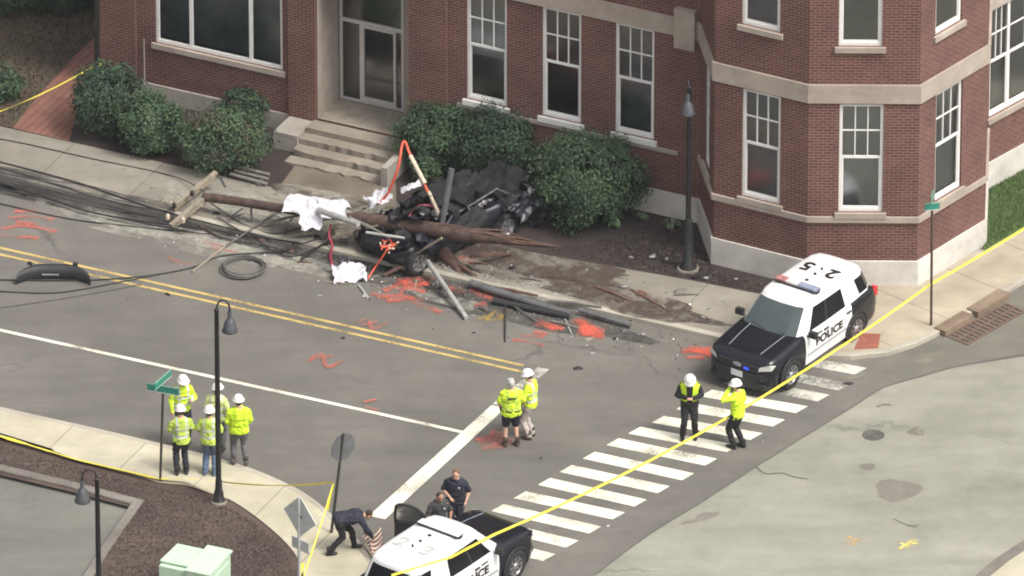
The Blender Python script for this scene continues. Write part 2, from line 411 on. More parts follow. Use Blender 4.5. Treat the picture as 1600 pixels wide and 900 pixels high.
lawn = struct('lawn', g, M_grass)
# front walk up to the steps
g = MB(); g.face([P(438, 290, 0.085), P(620, 333, 0.085), P(618, 285, 0.085), P(470, 245, 0.085)])
M_fpath = ground_mat('dirty_path', (0.13, 0.108, 0.085), (0.20, 0.17, 0.135), big=0.8, mid=2.5, stain=(0.09, 0.075, 0.055), stain_amt=0.6, bump=0.3)
fwalk = struct('front_path', g, M_fpath)

# ---- near pavement with its curved corner
NK = [(-900, 430), (0, 635), (130, 664), (250, 692), (330, 712), (390, 730), (453, 757), (490, 779), (524, 808), (560, 843), (590, 888), (610, 930), (640, 1050), (660, 1300)]
NI = [(-900, 480), (0, 683), (56, 696), (150, 727), (215, 744), (250, 754), (290, 758), (328, 770), (360, 781), (397, 805), (437, 838), (462, 867), (475, 900), (480, 940), (500, 1050), (510, 1300)]
nkp = [P(x, y + 7, 0) for x, y in NK]
nkp = smooth_path(nkp, 4)
nk, nk_in = kerb(nkp, 0.15, KH + 0.004, M_kerb, 'near_kerb', side=-1.0)
g = MB(); g.face([Vector((q.x, q.y, KH)) for q in nk_in][::-1] + [Vector((q.x, q.y, KH)) for q in smooth_path([P(x, y, KH) for x, y in NI], 3)])
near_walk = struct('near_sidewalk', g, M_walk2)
ni = smooth_path([P(x, y, 0.10) for x, y in NI], 3)
# mulch bed between pavement and car park
LOTK = [(-900, 560), (0, 742), (110, 768), (205, 793)]
LOTK2 = [(205, 793), (160, 858), (128, 908), (40, 1060)]
g = MB(); g.face([Vector((q.x, q.y, 0.095)) for q in ni] + [P(40, 1300, 0.095)] + [P(x, y, 0.095) for x, y in LOTK2[::-1]] + [P(x, y, 0.095) for x, y in LOTK[:-1][::-1]])
nbed = struct('mulch_bed', g, M_mulch)
g = MB(); g.face([P(x, y, 0.006) for x, y in LOTK] + [P(x, y, 0.006) for x, y in LOTK2[1:]] + [P(-900, 1500, 0.006)])
lot = struct('parking_lot', g, M_lot)
pl = [P(x, y, 0) for x, y in LOTK + LOTK2[1:]]
lk, lk_in = kerb(pl, 0.24, 0.13, M_kerbdark, 'parking_lot_kerb', side=1.0)
# kerb at the lower right, across the cross street
RK = [(1500, 930), (1528, 902), (1560, 876), (1600, 850), (1760, 760)]
rk, rk_in = kerb([P(x, y, 0) for x, y in RK], 0.3, 0.13, M_kerbdark, 'side_kerb', side=-1.0)
g = MB(); g.face([Vector((q.x, q.y, 0.11)) for q in rk_in] + [P(1800, 930, 0.11), P(1600, 1000, 0.11)])
rwalk = struct('side_sidewalk', g, M_walk2)

# ---- painted road markings: parts of the road
M_white = worn_mat('white_road_paint', (0.72, 0.69, 0.57), 0.30, 0.50, 16)
M_yellow = worn_mat('yellow_road_paint', (0.50, 0.37, 0.14), 0.34, 0.50, 14)
def strip(px0, px1, w, z, name, m, par=road, n=1):
    a, b = P(*px0, z), P(*px1, z); t = (b - a).normalized(); s = Vector((-t.y, t.x, 0)) * w / 2
    mb = MB(); mb.face([a - s, b - s, b + s, a + s]); return mb.build(name, m, par)
strip((-900, 184.8), (818, 571), 0.10, 0.006, 'centre_line', M_yellow)
strip((-900, 195), (815, 580.5), 0.10, 0.006, 'centre_line', M_yellow)
strip((-900, 317), (727, 676), 0.115, 0.006, 'lane_line', M_white)
mb = MB(); mb.face([P(x, y, 0.008) for x, y in ((576, 806), (602, 811), (790, 637), (768, 633))]); mb.build('stop_bar', M_white, road)
mb = MB(); mb.face([P(x, y, 0.008) for x, y in ((770, 631), (791, 636), (858, 577), (840, 574))]); mb.build('stop_bar', worn_mat('white_paint_worn', (0.52, 0.51, 0.45), 0.36, 0.54, 10), road)
# zebra bars: left end / right end centres, at a slant across the mouth of the main street
Lx = [(1103, 614), (1066, 634), (1028, 655), (991, 672), (957, 690), (920, 711), (884, 732), (850, 752), (812, 773), (777, 793), (741, 813), (704, 834)]
Rx = [(1253, 640), (1217, 661), (1182, 682), (1145, 701), (1111, 722), (1075, 745), (1037, 765), (1001, 786), (967, 806), (930, 828), (894, 850), (858, 871)]
up = [(1140, 594), (1177, 575), (1213, 556)]; ur = [(1287, 622), (1320, 605), (1345, 580)]
for i, (a, b) in enumerate(zip(up[::-1] + Lx, ur[::-1] + Rx)):
    A, B = P(a[0], a[1], 0.006), P(b[0], b[1], 0.006)
    s = Vector((math.cos(CROSS), math.sin(CROSS), 0)) * 0.215
    mb = MB(); mb.face([A - s, B - s, B + s, A + s])
    mb.build('crosswalk_bar', M_white if i > 2 else MATS['white_paint_worn'], road)
# ================================================================== the brick building
M_brick = brick_mat('red_brick', (0.152, 0.066, 0.056), (0.108, 0.047, 0.042), (0.21, 0.145, 0.125))
M_stone = ground_mat('limestone', (0.33, 0.278, 0.238), (0.41, 0.35, 0.30), big=0.8, mid=2.5, stain=(0.26, 0.215, 0.185), stain_amt=0.5, bump=0.1)
M_plinth = ground_mat('painted_plinth', (0.52, 0.49, 0.45), (0.62, 0.59, 0.545), big=0.8, mid=2.5, stain=(0.38, 0.36, 0.33), stain_amt=0.5, bump=0.1)
M_plinth2 = ground_mat('stone_plinth', (0.30, 0.27, 0.24), (0.36, 0.33, 0.30), big=0.8, mid=2.5, bump=0.1)
M_frame = mat('white_window_frame', (0.72, 0.71, 0.69), 0.45, var=0.06, scale=3)
M_alu = mat('aluminium_frame', (0.62, 0.60, 0.58), 0.35, 0.3, var=0.06)
M_pane = glass_mat('window_glass', (0.60, 0.64, 0.70), 0.87)
M_doorpane = glass_mat('door_glass', (0.45, 0.48, 0.52), 0.86)
M_blind = mat('roller_blind', (0.50, 0.48, 0.40), 0.9, var=0.08, scale=2)
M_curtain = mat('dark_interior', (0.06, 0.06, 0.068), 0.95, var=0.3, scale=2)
M_panegrey = mat('pane_grey', (0.20, 0.20, 0.21), 0.9, var=0.4, scale=1.2)  # grey reflection of the glass, put into a sheet colour
M_roof = mat('roof_felt', (0.08, 0.08, 0.08), 0.95)
M_step = ground_mat('step_concrete', (0.22, 0.19, 0.155), (0.31, 0.275, 0.23), big=0.9, mid=2.8, stain=(0.12, 0.10, 0.075), stain_amt=0.7, bump=0.3)

bpx = [(160, 142), (1092, 352), (1114, 415), (1260, 451), (1432, 452), (1538, 387)]
BP = [P(x, y, 0) for x, y in bpx]
B5 = P(1541, 304, 0); B6 = B5 + Vector((math.cos(CROSS), math.sin(CROSS), 0)) * 14.0
BACK = [B6 + Vector((-math.sin(CROSS), math.cos(CROSS), 0)) * 12.0, BP[0] + SN * 12.0]
ZT = 11.6
bld = empty('brick_building', tuple(BP[0]), 0, 'large red brick building with limestone bands, white sash windows and a projecting corner bay', 'building')

class Wall:
    def __init__(s, A, B):
        s.A = Vector((A.x, A.y, 0)); s.B = Vector((B.x, B.y, 0)); s.t = (s.B - s.A); s.L = s.t.length; s.t.normalize()
        s.n = Vector((s.t.y, -s.t.x, 0))
    def W(s, u, z, d=0.0): return s.A + s.t * u + s.n * d + Vector((0, 0, z))
    def uz(s, px, py, d=0.0):
        p = onplane(px, py, s.A + s.n * d, s.n); return (p - s.A).dot(s.t), p.z
    def box(s, mb, u0, u1, z0, z1, d0, d1, m=0):
        rot = Matrix((s.t, -s.n, Vector((0, 0, 1)))).transposed()
        mb.box(s.W((u0 + u1) / 2, (z0 + z1) / 2, (d0 + d1) / 2), (u1 - u0, d1 - d0, z1 - z0), rot, m)
    def panel(s, mb, z0, z1, ops, depth=0.13, u_off=0.0, m=0, rm=0):
        us = sorted({0.0, s.L, *[o[0] for o in ops], *[o[1] for o in ops]}); zs = sorted({z0, z1, *[o[2] for o in ops], *[o[3] for o in ops]})
        for i in range(len(us) - 1):
            for j in range(len(zs) - 1):
                um, zm = (us[i] + us[i + 1]) / 2, (zs[j] + zs[j + 1]) / 2
                if any(o[0] < um < o[1] and o[2] < zm < o[3] for o in ops): continue
                a, b, c, d = us[i], us[i + 1], zs[j], zs[j + 1]
                mb.face([s.W(a, c), s.W(b, c), s.W(b, d), s.W(a, d)], m, [(a + u_off, c), (b + u_off, c), (b + u_off, d), (a + u_off, d)])
        for o in ops:
            a, b, c, d = o[:4]; k = -(o[4] if len(o) > 4 else depth)
            for q in (((a, c, 0), (a, d, 0), (a, d, k), (a, c, k)), ((b, d, 0), (b, c, 0), (b, c, k), (b, d, k)), ((a, d, 0), (b, d, 0), (b, d, k), (a, d, k)), ((b, c, 0), (a, c, 0), (a, c, k), (b, c, k))):
                mb.face([s.W(x[0], x[1], x[2]) for x in q], rm if len(o) < 6 else o[5], [(x[2], x[1]) if q[0][0] == q[2][0] else (x[0], x[2]) for x in q])

front, bevel, bayl, bayf, bayr = [Wall(BP[i], BP[i + 1]) for i in range(5)]
ret = Wall(BP[5], B5); wing = Wall(B5, B6); side = Wall(BACK[1], BP[0]); rear = Wall(B6, BACK[0]); rear2 = Wall(BACK[0], BACK[1])

def make_window(w, u0, u1, z0, z1, sash=True, blind=0.0, grid=(3, 2), mull=(), sill=True, split=0.5, shade=False, d=-0.05):
    fr = MB(); f = 0.075
    w.box(fr, u0, u0 + f, z0, z1, d - 0.07, d); w.box(fr, u1 - f, u1, z0, z1, d - 0.07, d)
    w.box(fr, u0 + f, u1 - f, z1 - f, z1, d - 0.07, d - 0.002); w.box(fr, u0 + f, u1 - f, z0, z0 + f * 1.2, d - 0.07, d - 0.002)
    a, b = u0 + f, u1 - f; zb, zt = z0 + f * 1.2, z1 - f
    cells = [a] + list(mull) + [b]
    for x in mull: w.box(fr, x - 0.045, x + 0.045, zb, zt, d - 0.06, d - 0.004)
    zm = zb + (zt - zb) * split
    for i in range(len(cells) - 1):
        c0 = cells[i] + (0.045 if i else 0); c1 = cells[i + 1] - (0.045 if i < len(cells) - 2 else 0)
        if sash:
            w.box(fr, c0, c1, zm - 0.03, zm + 0.03, d - 0.055, d - 0.006)
            for k in range(1, grid[0]):
                x = c0 + (c1 - c0) * k / grid[0]; w.box(fr, x - 0.014, x + 0.014, zm + 0.03, zt, d - 0.045, d - 0.015)
            for k in range(1, grid[1]):
                z = zm + 0.03 + (zt - zm) * k / grid[1]; w.box(fr, c0, c1, z - 0.014, z + 0.014, d - 0.046, d - 0.016)
            # lower sash stiles
            w.box(fr, c0, c0 + 0.03, zb, zm - 0.03, d - 0.06, d - 0.02); w.box(fr, c1 - 0.03, c1, zb, zm - 0.03, d - 0.06, d - 0.02)
            w.box(fr, c0 + 0.03, c1 - 0.03, zb, zb + 0.045, d - 0.06, d - 0.022)
    win = fr.build('window', M_frame, bld)
    g = MB(); k = d - 0.04
    g.face([w.W(a, zb, k), w.W(b, zb, k), w.W(b, zt, k), w.W(a, zt, k)]); g.build('pane', M_pane, win)
    if sill:
        sm = MB(); w.box(sm, u0 - 0.09, u1 + 0.09, z0 - 0.14, z0 - 0.003, -0.12, 0.075); sm.build('sill', M_stone if not sill == 'w' else M_frame, win)
    if blind:
        bm_ = MB(); zz = zt - (zt - zb) * blind; k = d - 0.16
        bm_.face([w.W(a - 0.05, zz, k), w.W(b + 0.05, zz, k), w.W(b + 0.05, zt + 0.05, k), w.W(a - 0.05, zt + 0.05, k)])
        bm_.build('blind', M_blind, win)
    if shade:
        sb = MB(); k = d - 0.22; sb.face([w.W(a - 0.05, zb - 0.03, k), w.W(b + 0.05, zb - 0.03, k), w.W(b + 0.05, zt + 0.05, k), w.W(a - 0.05, zt + 0.05, k)]); sb.build('shade', M_panegrey, win)  # added sheet behind the glass, its colour stands in for grey reflections
    return win

# openings, read off the photograph on each wall plane
ops = {w: [] for w in (front, bevel, bayl, bayf, bayr, wing)}
wins = []
def op(w, pxa, pxb, pym, z0, z1, **k):
    u0 = w.uz(pxa, pym)[0]; u1 = w.uz(pxb, pym)[0]
    ops[w].append((u0, u1, z0, z1)); wins.append((w, u0, u1, z0, z1, k)); return u0, u1
BELT0, BELT1 = 4.98, 5.46
op(front, 729, 792, 75, 2.02, BELT0 - 0.02, blind=0.62, sill='w'); op(front, 847, 908, 105, 2.02, BELT0 - 0.02, blind=0.0, sill='w'); op(front, 961, 1022, 130, 2.02, BELT0 - 0.02, shade=True, sill='w')
ul = op(front, 243, 441, 40, front.uz(340, 88)[1], 4.9, sash=False, shade=True)
m1, m2 = front.uz(297, 40)[0], front.uz(390, 40)[0]
wins[-1][5]['mull'] = (m1, m2)
op(bayl, 1159, 1219, 240, 2.06, BELT0 - 0.05, shade=True); op(bayl, 1159, 1219, 30, 6.62, 9.4, shade=True)
op(bayf, 1311, 1380, 250, 2.06, BELT0 - 0.05, blind=1.0); op(bayf, 1311, 1379, 40, 6.46, 9.3, blind=0.4)
op(bayr, 1462, 1503, 210, 2.06, BELT0 - 0.05, blind=1.0); op(bayr, 1462, 1503, 40, 6.52, 9.3, blind=0.7)
op(bevel, 1101, 1109, 170, 2.1, BELT0 - 0.05)
wu0 = wing.uz(1547, 90)[0]
ops[wing].append((wu0, wu0 + 3.4, 2.05, 4.95)); wins.append((wing, wu0, wu0 + 3.4, 2.05, 4.95, dict(mull=(wu0 + 0.75, wu0 + 2.6), blind=1.0)))
# the doorway recess
du0, du1 = front.uz(496, 120)[0], front.uz(640, 150)[0]
RD = 1.15; ZL = 0.58; ZD = 4.6
ops[front].append((du0, du1, ZL, ZD, RD, 1))

wb = MB(); uo = 0.0
for w in (front, bevel, bayl, bayf, bayr): 
    w.panel(wb, -0.05, ZT, ops[w], u_off=uo); uo += w.L
for w in (ret, wing): w.panel(wb, -0.05, ZT, ops.get(w, []), u_off=uo); uo += w.L
for w in (side, rear, rear2): w.panel(wb, -0.05, ZT, [], u_off=uo)
walls = wb.build('wall', [M_brick, M_stone], bld)
# pilaster strips on the front, either side of the door and at the left end
pm = MB()
def brick_box(w, mb, u0, u1, z0, z1, d):
    W = w.W
    mb.face([W(u0, z0, d), W(u1, z0, d), W(u1, z1, d), W(u0, z1, d)], 0, [(u0, z0), (u1, z0), (u1, z1), (u0, z1)])
    mb.face([W(u0, z0, 0), W(u0, z0, d), W(u0, z1, d), W(u0, z1, 0)], 0, [(0, z0), (d, z0), (d, z1), (0, z1)])
    mb.face([W(u1, z0, d), W(u1, z0, 0), W(u1, z1, 0), W(u1, z1, d)], 0, [(0, z0), (d, z0), (d, z1), (0, z1)])
    mb.face([W(u0, z1, 0), W(u0, z1, d), W(u1, z1, d), W(u1, z1, 0)], 0, [(u0, 0), (u0, d), (u1, d), (u1, 0)])
pl1 = (front.uz(453, 100)[0], du0 - 0.02); pl2 = (du1 + 0.02, front.uz(700, 120)[0])
brick_box(front, pm, pl1[0], pl1[1], 0, ZT, 0.09); brick_box(front, pm, pl2[0], pl2[1], 0, ZT, 0.09); brick_box(front, pm, 0.0, front.uz(214, 60)[0], 0, ZT, 0.08)
pm.build('pilaster', M_brick, bld)
# roof, closing the box
rf = MB(); rf.face([Vector((p.x, p.y, ZT)) for p in BP + [B5, B6] + BACK]); rf.build('roof', M_roof, bld)
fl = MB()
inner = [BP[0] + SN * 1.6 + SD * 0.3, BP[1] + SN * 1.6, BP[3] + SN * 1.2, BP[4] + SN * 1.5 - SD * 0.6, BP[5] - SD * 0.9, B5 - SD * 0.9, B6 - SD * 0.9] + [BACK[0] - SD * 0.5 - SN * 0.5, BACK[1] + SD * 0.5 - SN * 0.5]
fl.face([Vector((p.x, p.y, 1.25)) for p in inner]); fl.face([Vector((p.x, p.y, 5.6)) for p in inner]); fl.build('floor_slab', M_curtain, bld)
def band(pts, z0, z1, out, name, m, inset=0.0):
    o1 = offset_path(pts, -out); i1 = offset_path(pts, inset); mb = MB()
    for i in range(len(pts) - 1):
        a, b, c, d = o1[i], o1[i + 1], i1[i + 1], i1[i]
        v = lambda p, z: Vector((p.x, p.y, z))
        mb.face([v(a, z0), v(b, z0), v(b, z1), v(a, z1)]); mb.face([v(a, z1), v(b, z1), v(c, z1), v(d, z1)]); mb.face([v(d, z0), v(c, z0), v(b, z0), v(a, z0)])
        if i == 0: mb.face([v(d, z0), v(a, z0), v(a, z1), v(d, z1)])
        if i == len(pts) - 2: mb.face([v(b, z0), v(c, z0), v(c, z1), v(b, z1)])
    return mb.build(name, m, bld)
band([front.W(pl2[1] + 0.02, 0), BP[1]], BELT0, BELT1, 0.05, 'belt_course', M_stone)
band([BP[1] + (BP[2] - BP[1]) * 0.03, BP[2], BP[3], BP[4], BP[5], BP[5] + (B5 - BP[5]) * 0.9], BELT0, BELT1, 0.06, 'belt_course', M_stone)
band([BP[1] + (BP[2] - BP[1]) * 0.03, BP[2], BP[3], BP[4], BP[5], BP[5] + (B5 - BP[5]) * 0.9], 1.80, 1.95, 0.06, 'water_table', M_stone)
band([BP[1] + (BP[2] - BP[1]) * 0.03, BP[2], BP[3], BP[4], BP[5], BP[5] + (B5 - BP[5]) * 0.9], -0.02, 0.77, 0.055, 'plinth', M_plinth)
band([front.W(du1 + 0.9, 0), BP[1]], -0.02, 0.72, 0.05, 'plinth', M_plinth)
band([B5, B6], -0.02, 0.85, 0.05, 'plinth', M_plinth); band([B5, B6], 4.98, 5.46, 0.05, 'belt_course', M_stone)
band([front.W(front.uz(222, 100)[0], 0), front.W(pl1[0] - 0.01, 0)], -0.02, 0.52, 0.06, 'plinth', M_plinth2)
# corner block where the front belt meets the bay
cb = MB(); front.box(cb, front.L - 0.62, front.L - 0.08, 4.72, 5.75, -0.02, 0.17); cb.build('corbel', M_stone, bld)
# a stone course under the row of front sashes
sc = MB(); u9 = front.uz(715, 150)[0]; front.box(sc, u9, front.L - 0.55, 1.78, 1.875, 0.0, 0.05); sc.build('sill_course', M_stone, bld)
# conduit on the wall at left
cn = MB(); u = front.uz(229, 100)[0]; cn.tube([front.W(u, 0.5, 0.12), front.W(u, 1.75, 0.12)], 0.016, 6); cn.build('conduit', M_plinth2, bld)
for w, u0, u1, z0, z1, k in wins: make_window(w, u0, u1, z0, z1, **k)
# recessed entrance: back wall, aluminium frame, glass
mb = MB(); front.box(mb, du0 + 0.003, du1 - 0.003, ZL, ZD, -RD - 0.12, -RD - 0.04); 
a0, a1 = front.uz(531, 100, -RD)[0], front.uz(630, 115, -RD)[0]
zt_ = front.uz(580, 40, -RD)[1]
mb = MB(); dk = -RD - 0.02
def dbar(u0, u1, z0, z1, d0=dk - 0.06, d1=dk): front.box(mb, u0, u1, z0, z1, d0, d1)
dbar(a0, a0 + 0.06, ZL + 0.005, 4.4); dbar(a1 - 0.06, a1, ZL + 0.005, 4.4)
am = front.uz(563, 100, -RD)[0]; ab = front.uz(618, 110, -RD)[0]
dbar(a0 + 0.06, a1 - 0.06, zt_ - 0.05, zt_ + 0.05, dk - 0.06, dk - 0.003); dbar(a0 + 0.06, a1 - 0.06, 4.32, 4.4, dk - 0.06, dk - 0.003); dbar(a0 + 0.06, a1 - 0.06, ZL + 0.005, ZL + 0.07, dk - 0.06, dk - 0.003)
dbar(am - 0.03, am + 0.03, ZL + 0.07, zt_ - 0.05, dk - 0.055, dk - 0.006)
entr = mb.build('entrance', M_alu, bld)
mb = MB(); dbar(am + 0.035, am + 0.095, ZL + 0.075, zt_ - 0.055, dk - 0.05, dk + 0.01); dbar(ab - 0.06, ab, ZL + 0.075, zt_ - 0.055, dk - 0.05, dk + 0.01)
dbar(am + 0.095, ab - 0.06, ZL + 0.075, ZL + 0.18, dk - 0.05, dk + 0.008); dbar(am + 0.095, ab - 0.06, zt_ - 0.12, zt_ - 0.055, dk - 0.05, dk + 0.008)
mb.build('door', M_alu, entr)
g = MB(); kk = dk - 0.03
for (x0, x1, y0, y1) in ((a0 + 0.06, am - 0.03, ZL + 0.07, zt_ - 0.05), (am + 0.095, ab - 0.06, ZL + 0.18, zt_ - 0.12), (ab, a1 - 0.06, ZL + 0.07, zt_ - 0.05), (a0 + 0.06, a1 - 0.06, zt_ + 0.05, 4.32)):
    g.face([front.W(x0, y0, kk), front.W(x1, y0, kk), front.W(x1, y1, kk), front.W(x0, y1, kk)])
g.build('pane', M_doorpane, entr)
# cheeks beside the frame, head above it, dark lobby behind
mb = MB(); front.box(mb, du0 + 0.003, a0, ZL, ZD, dk - 0.08, dk - 0.01); front.box(mb, a1, du1 - 0.003, ZL, ZD, dk - 0.08, dk - 0.01); front.box(mb, a0, a1, 4.4, ZD, dk - 0.08, dk - 0.012)
mb.build('door_surround', M_stone, bld)
# landing and steps
ste = empty('entrance_steps', tuple(front.W((du0 + du1) / 2, 0, 0.8)), 0, 'worn concrete entrance steps with cheek blocks below the recessed glass door', 'steps')
mb = MB(); front.box(mb, du0 + 0.004, du1 - 0.004, 0.0, ZL + 0.004, -RD, -0.003); front.box(mb, du0 - 0.05, du1 + 0.02, 0, ZL, 0.1, 0.55); mb.build('landing', M_step, ste)
for k in range(3):
    mb = MB(); z1 = ZL - 0.145 * (k + 1); d0 = 0.55 + 0.36 * k
    nseg = 16; a, b = du0 - 0.05 - 0.03 * k, du1 + 0.02
    # nosing chipped in places
    prev = None; pts = []
    for j in range(nseg + 1):
        pts.append((a + (b - a) * j / nseg, d0 + 0.36 - abs(rnd.gauss(0, 0.06))))
    W = front.W
    for j in range(nseg):
        (u0, e0), (u1, e1) = pts[j], pts[j + 1]
        mb.face([W(u0, 0, e0), W(u1, 0, e1), W(u1, z1, e1), W(u0, z1, e0)]); mb.face([W(u0, z1, e0), W(u1, z1, e1), W(u1, z1, d0 - 0.02), W(u0, z1, d0 - 0.02)])
    mb.face([W(a, 0, d0), W(a, 0, pts[0][1]), W(a, z1, pts[0][1]), W(a, z1, d0)]); mb.face([W(b, 0, pts[-1][1]), W(b, 0, d0), W(b, z1, d0), W(b, z1, pts[-1][1])])
    mb.build('step', M_step, ste)
mb = MB(); front.box(mb, pl1[0] + 0.03, du0 - 0.07, 0, 0.53, 0.11, 0.98); mb.build('cheek_block', M_plinth2, ste)
mb = MB(); front.box(mb, du1 + 0.03, du1 + 0.2, 0, 0.6, 0.11, 1.65); mb.build('cheek_block', M_plinth2, ste)
# ================================================================== planting
LEAF = [mat('leaf_dark', (0.025, 0.048, 0.029), 0.75, var=0.35, scale=3), mat('leaf_mid', (0.040, 0.078, 0.036), 0.75, var=0.35, scale=3), mat('leaf_light', (0.062, 0.112, 0.046), 0.75, var=0.3, scale=3), mat('leaf_pale', (0.10, 0.14, 0.075), 0.6, var=0.25, scale=3), mat('leaf_brown', (0.085, 0.065, 0.045), 0.8, var=0.3, scale=3)]
M_twig = mat('twig', (0.06, 0.045, 0.035), 0.9, var=0.3)
def shrub(px, py, r, h, n, seed, mix, label, leaf=0.06, group=None, name='shrub', cat='shrub', clumps=110, z0=0.08, squash=0.6):
    if leaf == 0.06: leaf = 0.034; n = int(n * 2.7)
    rg = random.Random(seed); base = P(px, py, z0)
    root = empty(name, tuple(base), 0, label, cat, group)
    mb = MB(); core = Vector((base.x, base.y, z0 + h * 0.5))
    cl = []
    for i in range(clumps):
        # clump centres spread over a lumpy dome, more near the skin than the middle
        th = rg.uniform(0, 2 * math.pi); zz = rg.uniform(-0.8, 1.0); rr = math.sqrt(max(0, 1 - zz * zz)); k = rg.uniform(0.62, 1.0) ** 0.6
        lump = 0.97 + 0.12 * math.sin(3 * th + seed) + 0.16 * rg.random() ** 3 + 0.10 * math.sin(5 * th + 2.1 * seed + 3 * zz)
        cl.append((Vector((r[0] * rr * math.cos(th) * k * lump, r[1] * rr * math.sin(th) * k * lump, h * 0.5 * zz * k)), rg.uniform(0.15, 0.28) * (r[0] + h) * 0.5, rg.choices(range(5), mix)[0]))
    for i in range(n):
        c, cr, mi = cl[rg.randrange(clumps)]
        d = Vector((rg.gauss(0, 1), rg.gauss(0, 1), rg.gauss(0, 0.8))).normalized() * cr * rg.random() ** 0.45
        p = core + c + d
        if p.z < z0 + 0.02: continue
        out = (c + d * 1.5).normalized()
        nrm = (out + Vector((rg.gauss(0, 0.6), rg.gauss(0, 0.6), rg.gauss(0.35, 0.5)))).normalized()
        t = nrm.cross(Vector((rg.gauss(0, 1), rg.gauss(0, 1), rg.gauss(0, 1)))).normalized(); s = nrm.cross(t)
        L = leaf * rg.uniform(0.7, 1.5); w = L * squash
        if rg.random() < 0.05: p = p + out * rg.uniform(0.03, 0.16)
        m = mi if rg.random() < 0.6 else max(0, min(3, mi + rg.choice((-1, 1)))) if mi < 4 else 4
        mb.face([p - t * L, p + s * w - nrm * L * 0.2, p + t * L, p - s * w - nrm * L * 0.2], m)
    mb.build('foliage', LEAF, root)
    tw = MB()
    for i in range(14):
        c, cr, mi = cl[rg.randrange(clumps)]
        b = base + Vector((rg.uniform(-0.2, 0.2) * r[0], rg.uniform(-0.2, 0.2) * r[1], -0.05))
        e = core + c * 0.9; m = (b + e) / 2 + Vector((rg.gauss(0, 0.08), rg.gauss(0, 0.08), 0.1))
        tw.tube([b, m, e], [0.02, 0.014, 0.006], 5)
    tw.build('stem', M_twig, root)
    return root
shrub(170, 208, (0.85, 0.75), 1.75, 4200, 1, (6, 2, 0.3, 0, 0), 'dark blue-green evergreen bush at the left end of the brick building', group='shrubs in front of the building')
shrub(238, 236, (0.72, 0.62), 1.5, 3800, 2, (1.5, 5, 1.2, 0.6, 0), 'mid green bush between the dark bush and the straggly brown one', group='shrubs in front of the building')
shrub(352, 262, (1.0, 0.8), 1.6, 3400, 3, (2, 4, 2.6, 0.4, 2.4), 'straggly green and brown bush nearest the left of the entrance steps', group='shrubs in front of the building')
shrub(380, 192, (0.55, 0.4), 0.9, 1500, 4, (4, 3, 0.4, 0, 0.6), 'small dark bush against the wall behind the straggly bush', group='shrubs in front of the building')
shrub(690, 262, (0.98, 0.8), 1.75, 5200, 5, (1.5, 5, 2.4, 0, 0), 'big green bush right beside the entrance steps, under the first tall window', group='shrubs in front of the building')
shrub(782, 285, (1.0, 0.85), 1.95, 5600, 6, (6, 2, 0.3, 0, 0), 'darker tall bush between the two greener ones behind the wrecked car', group='shrubs in front of the building')
shrub(918, 342, (1.22, 1.0), 2.15, 8200, 7, (1.5, 5, 2.2, 0, 0), 'large round green bush at the right of the wrecked car', group='shrubs in front of the building')
shrub(664, 286, (0.32, 0.3), 0.75, 700, 8, (0.4, 2, 4, 1.5, 0), 'small pale green sapling behind the orange cable loop', leaf=0.075, group='shrubs in front of the building', squash=0.3)
for i, (x, y, s, lb) in enumerate(((958, 352, 0.34, 'leafy green hosta below the round bush'), (1003, 342, 0.2, 'small pale plant in dark mulch right of the round bush'), (1050, 356, 0.28, 'pale drooping plant beside the lamp post in the mulch'))):
    rg = random.Random(50 + i); b = P(x, y, 0.08); mb = MB()
    for k in range(26):
        a = rg.uniform(0, 6.28); d = Vector((math.cos(a), math.sin(a), 0)); s2 = Vector((-d.y, d.x, 0)); L = s * rg.uniform(0.6, 1.1); w = L * 0.16; hz = L * rg.uniform(0.35, 0.8)
        p0 = b; p1 = b + d * L * 0.5 + Vector((0, 0, hz)); p2 = b + d * L + Vector((0, 0, hz * 0.55))
        m = 3 if i else rg.choice((1, 2, 2, 3))
        mb.face([p0 - s2 * w * 0.3, p1 - s2 * w, p1 + s2 * w, p0 + s2 * w * 0.3], m); mb.face([p1 - s2 * w, p2, p1 + s2 * w], m)
    o = mb.build('bed_plant', LEAF, at=tuple(b)); tag(o, lb, 'plant', 'small plants in the mulch bed')
# rough growth in the yard at the upper left
shrub(40, 12, (1.5, 0.6), 0.8, 3600, 21, (3, 4, 1.2, 0, 1.2), 'low ragged green thicket at the back of the yard', leaf=0.09, squash=0.25, z0=0.05, group='rough growth in the yard')
shrub(118, 8, (0.9, 0.5), 0.9, 2200, 22, (4, 3, 0.5, 0, 0.8), 'dark low thicket beside the brick path', leaf=0.09, squash=0.25, z0=0.05, group='rough growth in the yard')
shrub(-2, 152, (0.6, 0.5), 0.75, 1600, 23, (3, 3, 1.0, 0, 1.5), 'tall grass clump at the left edge by the pavement', leaf=0.12, squash=0.12, z0=0.05, group='rough growth in the yard')
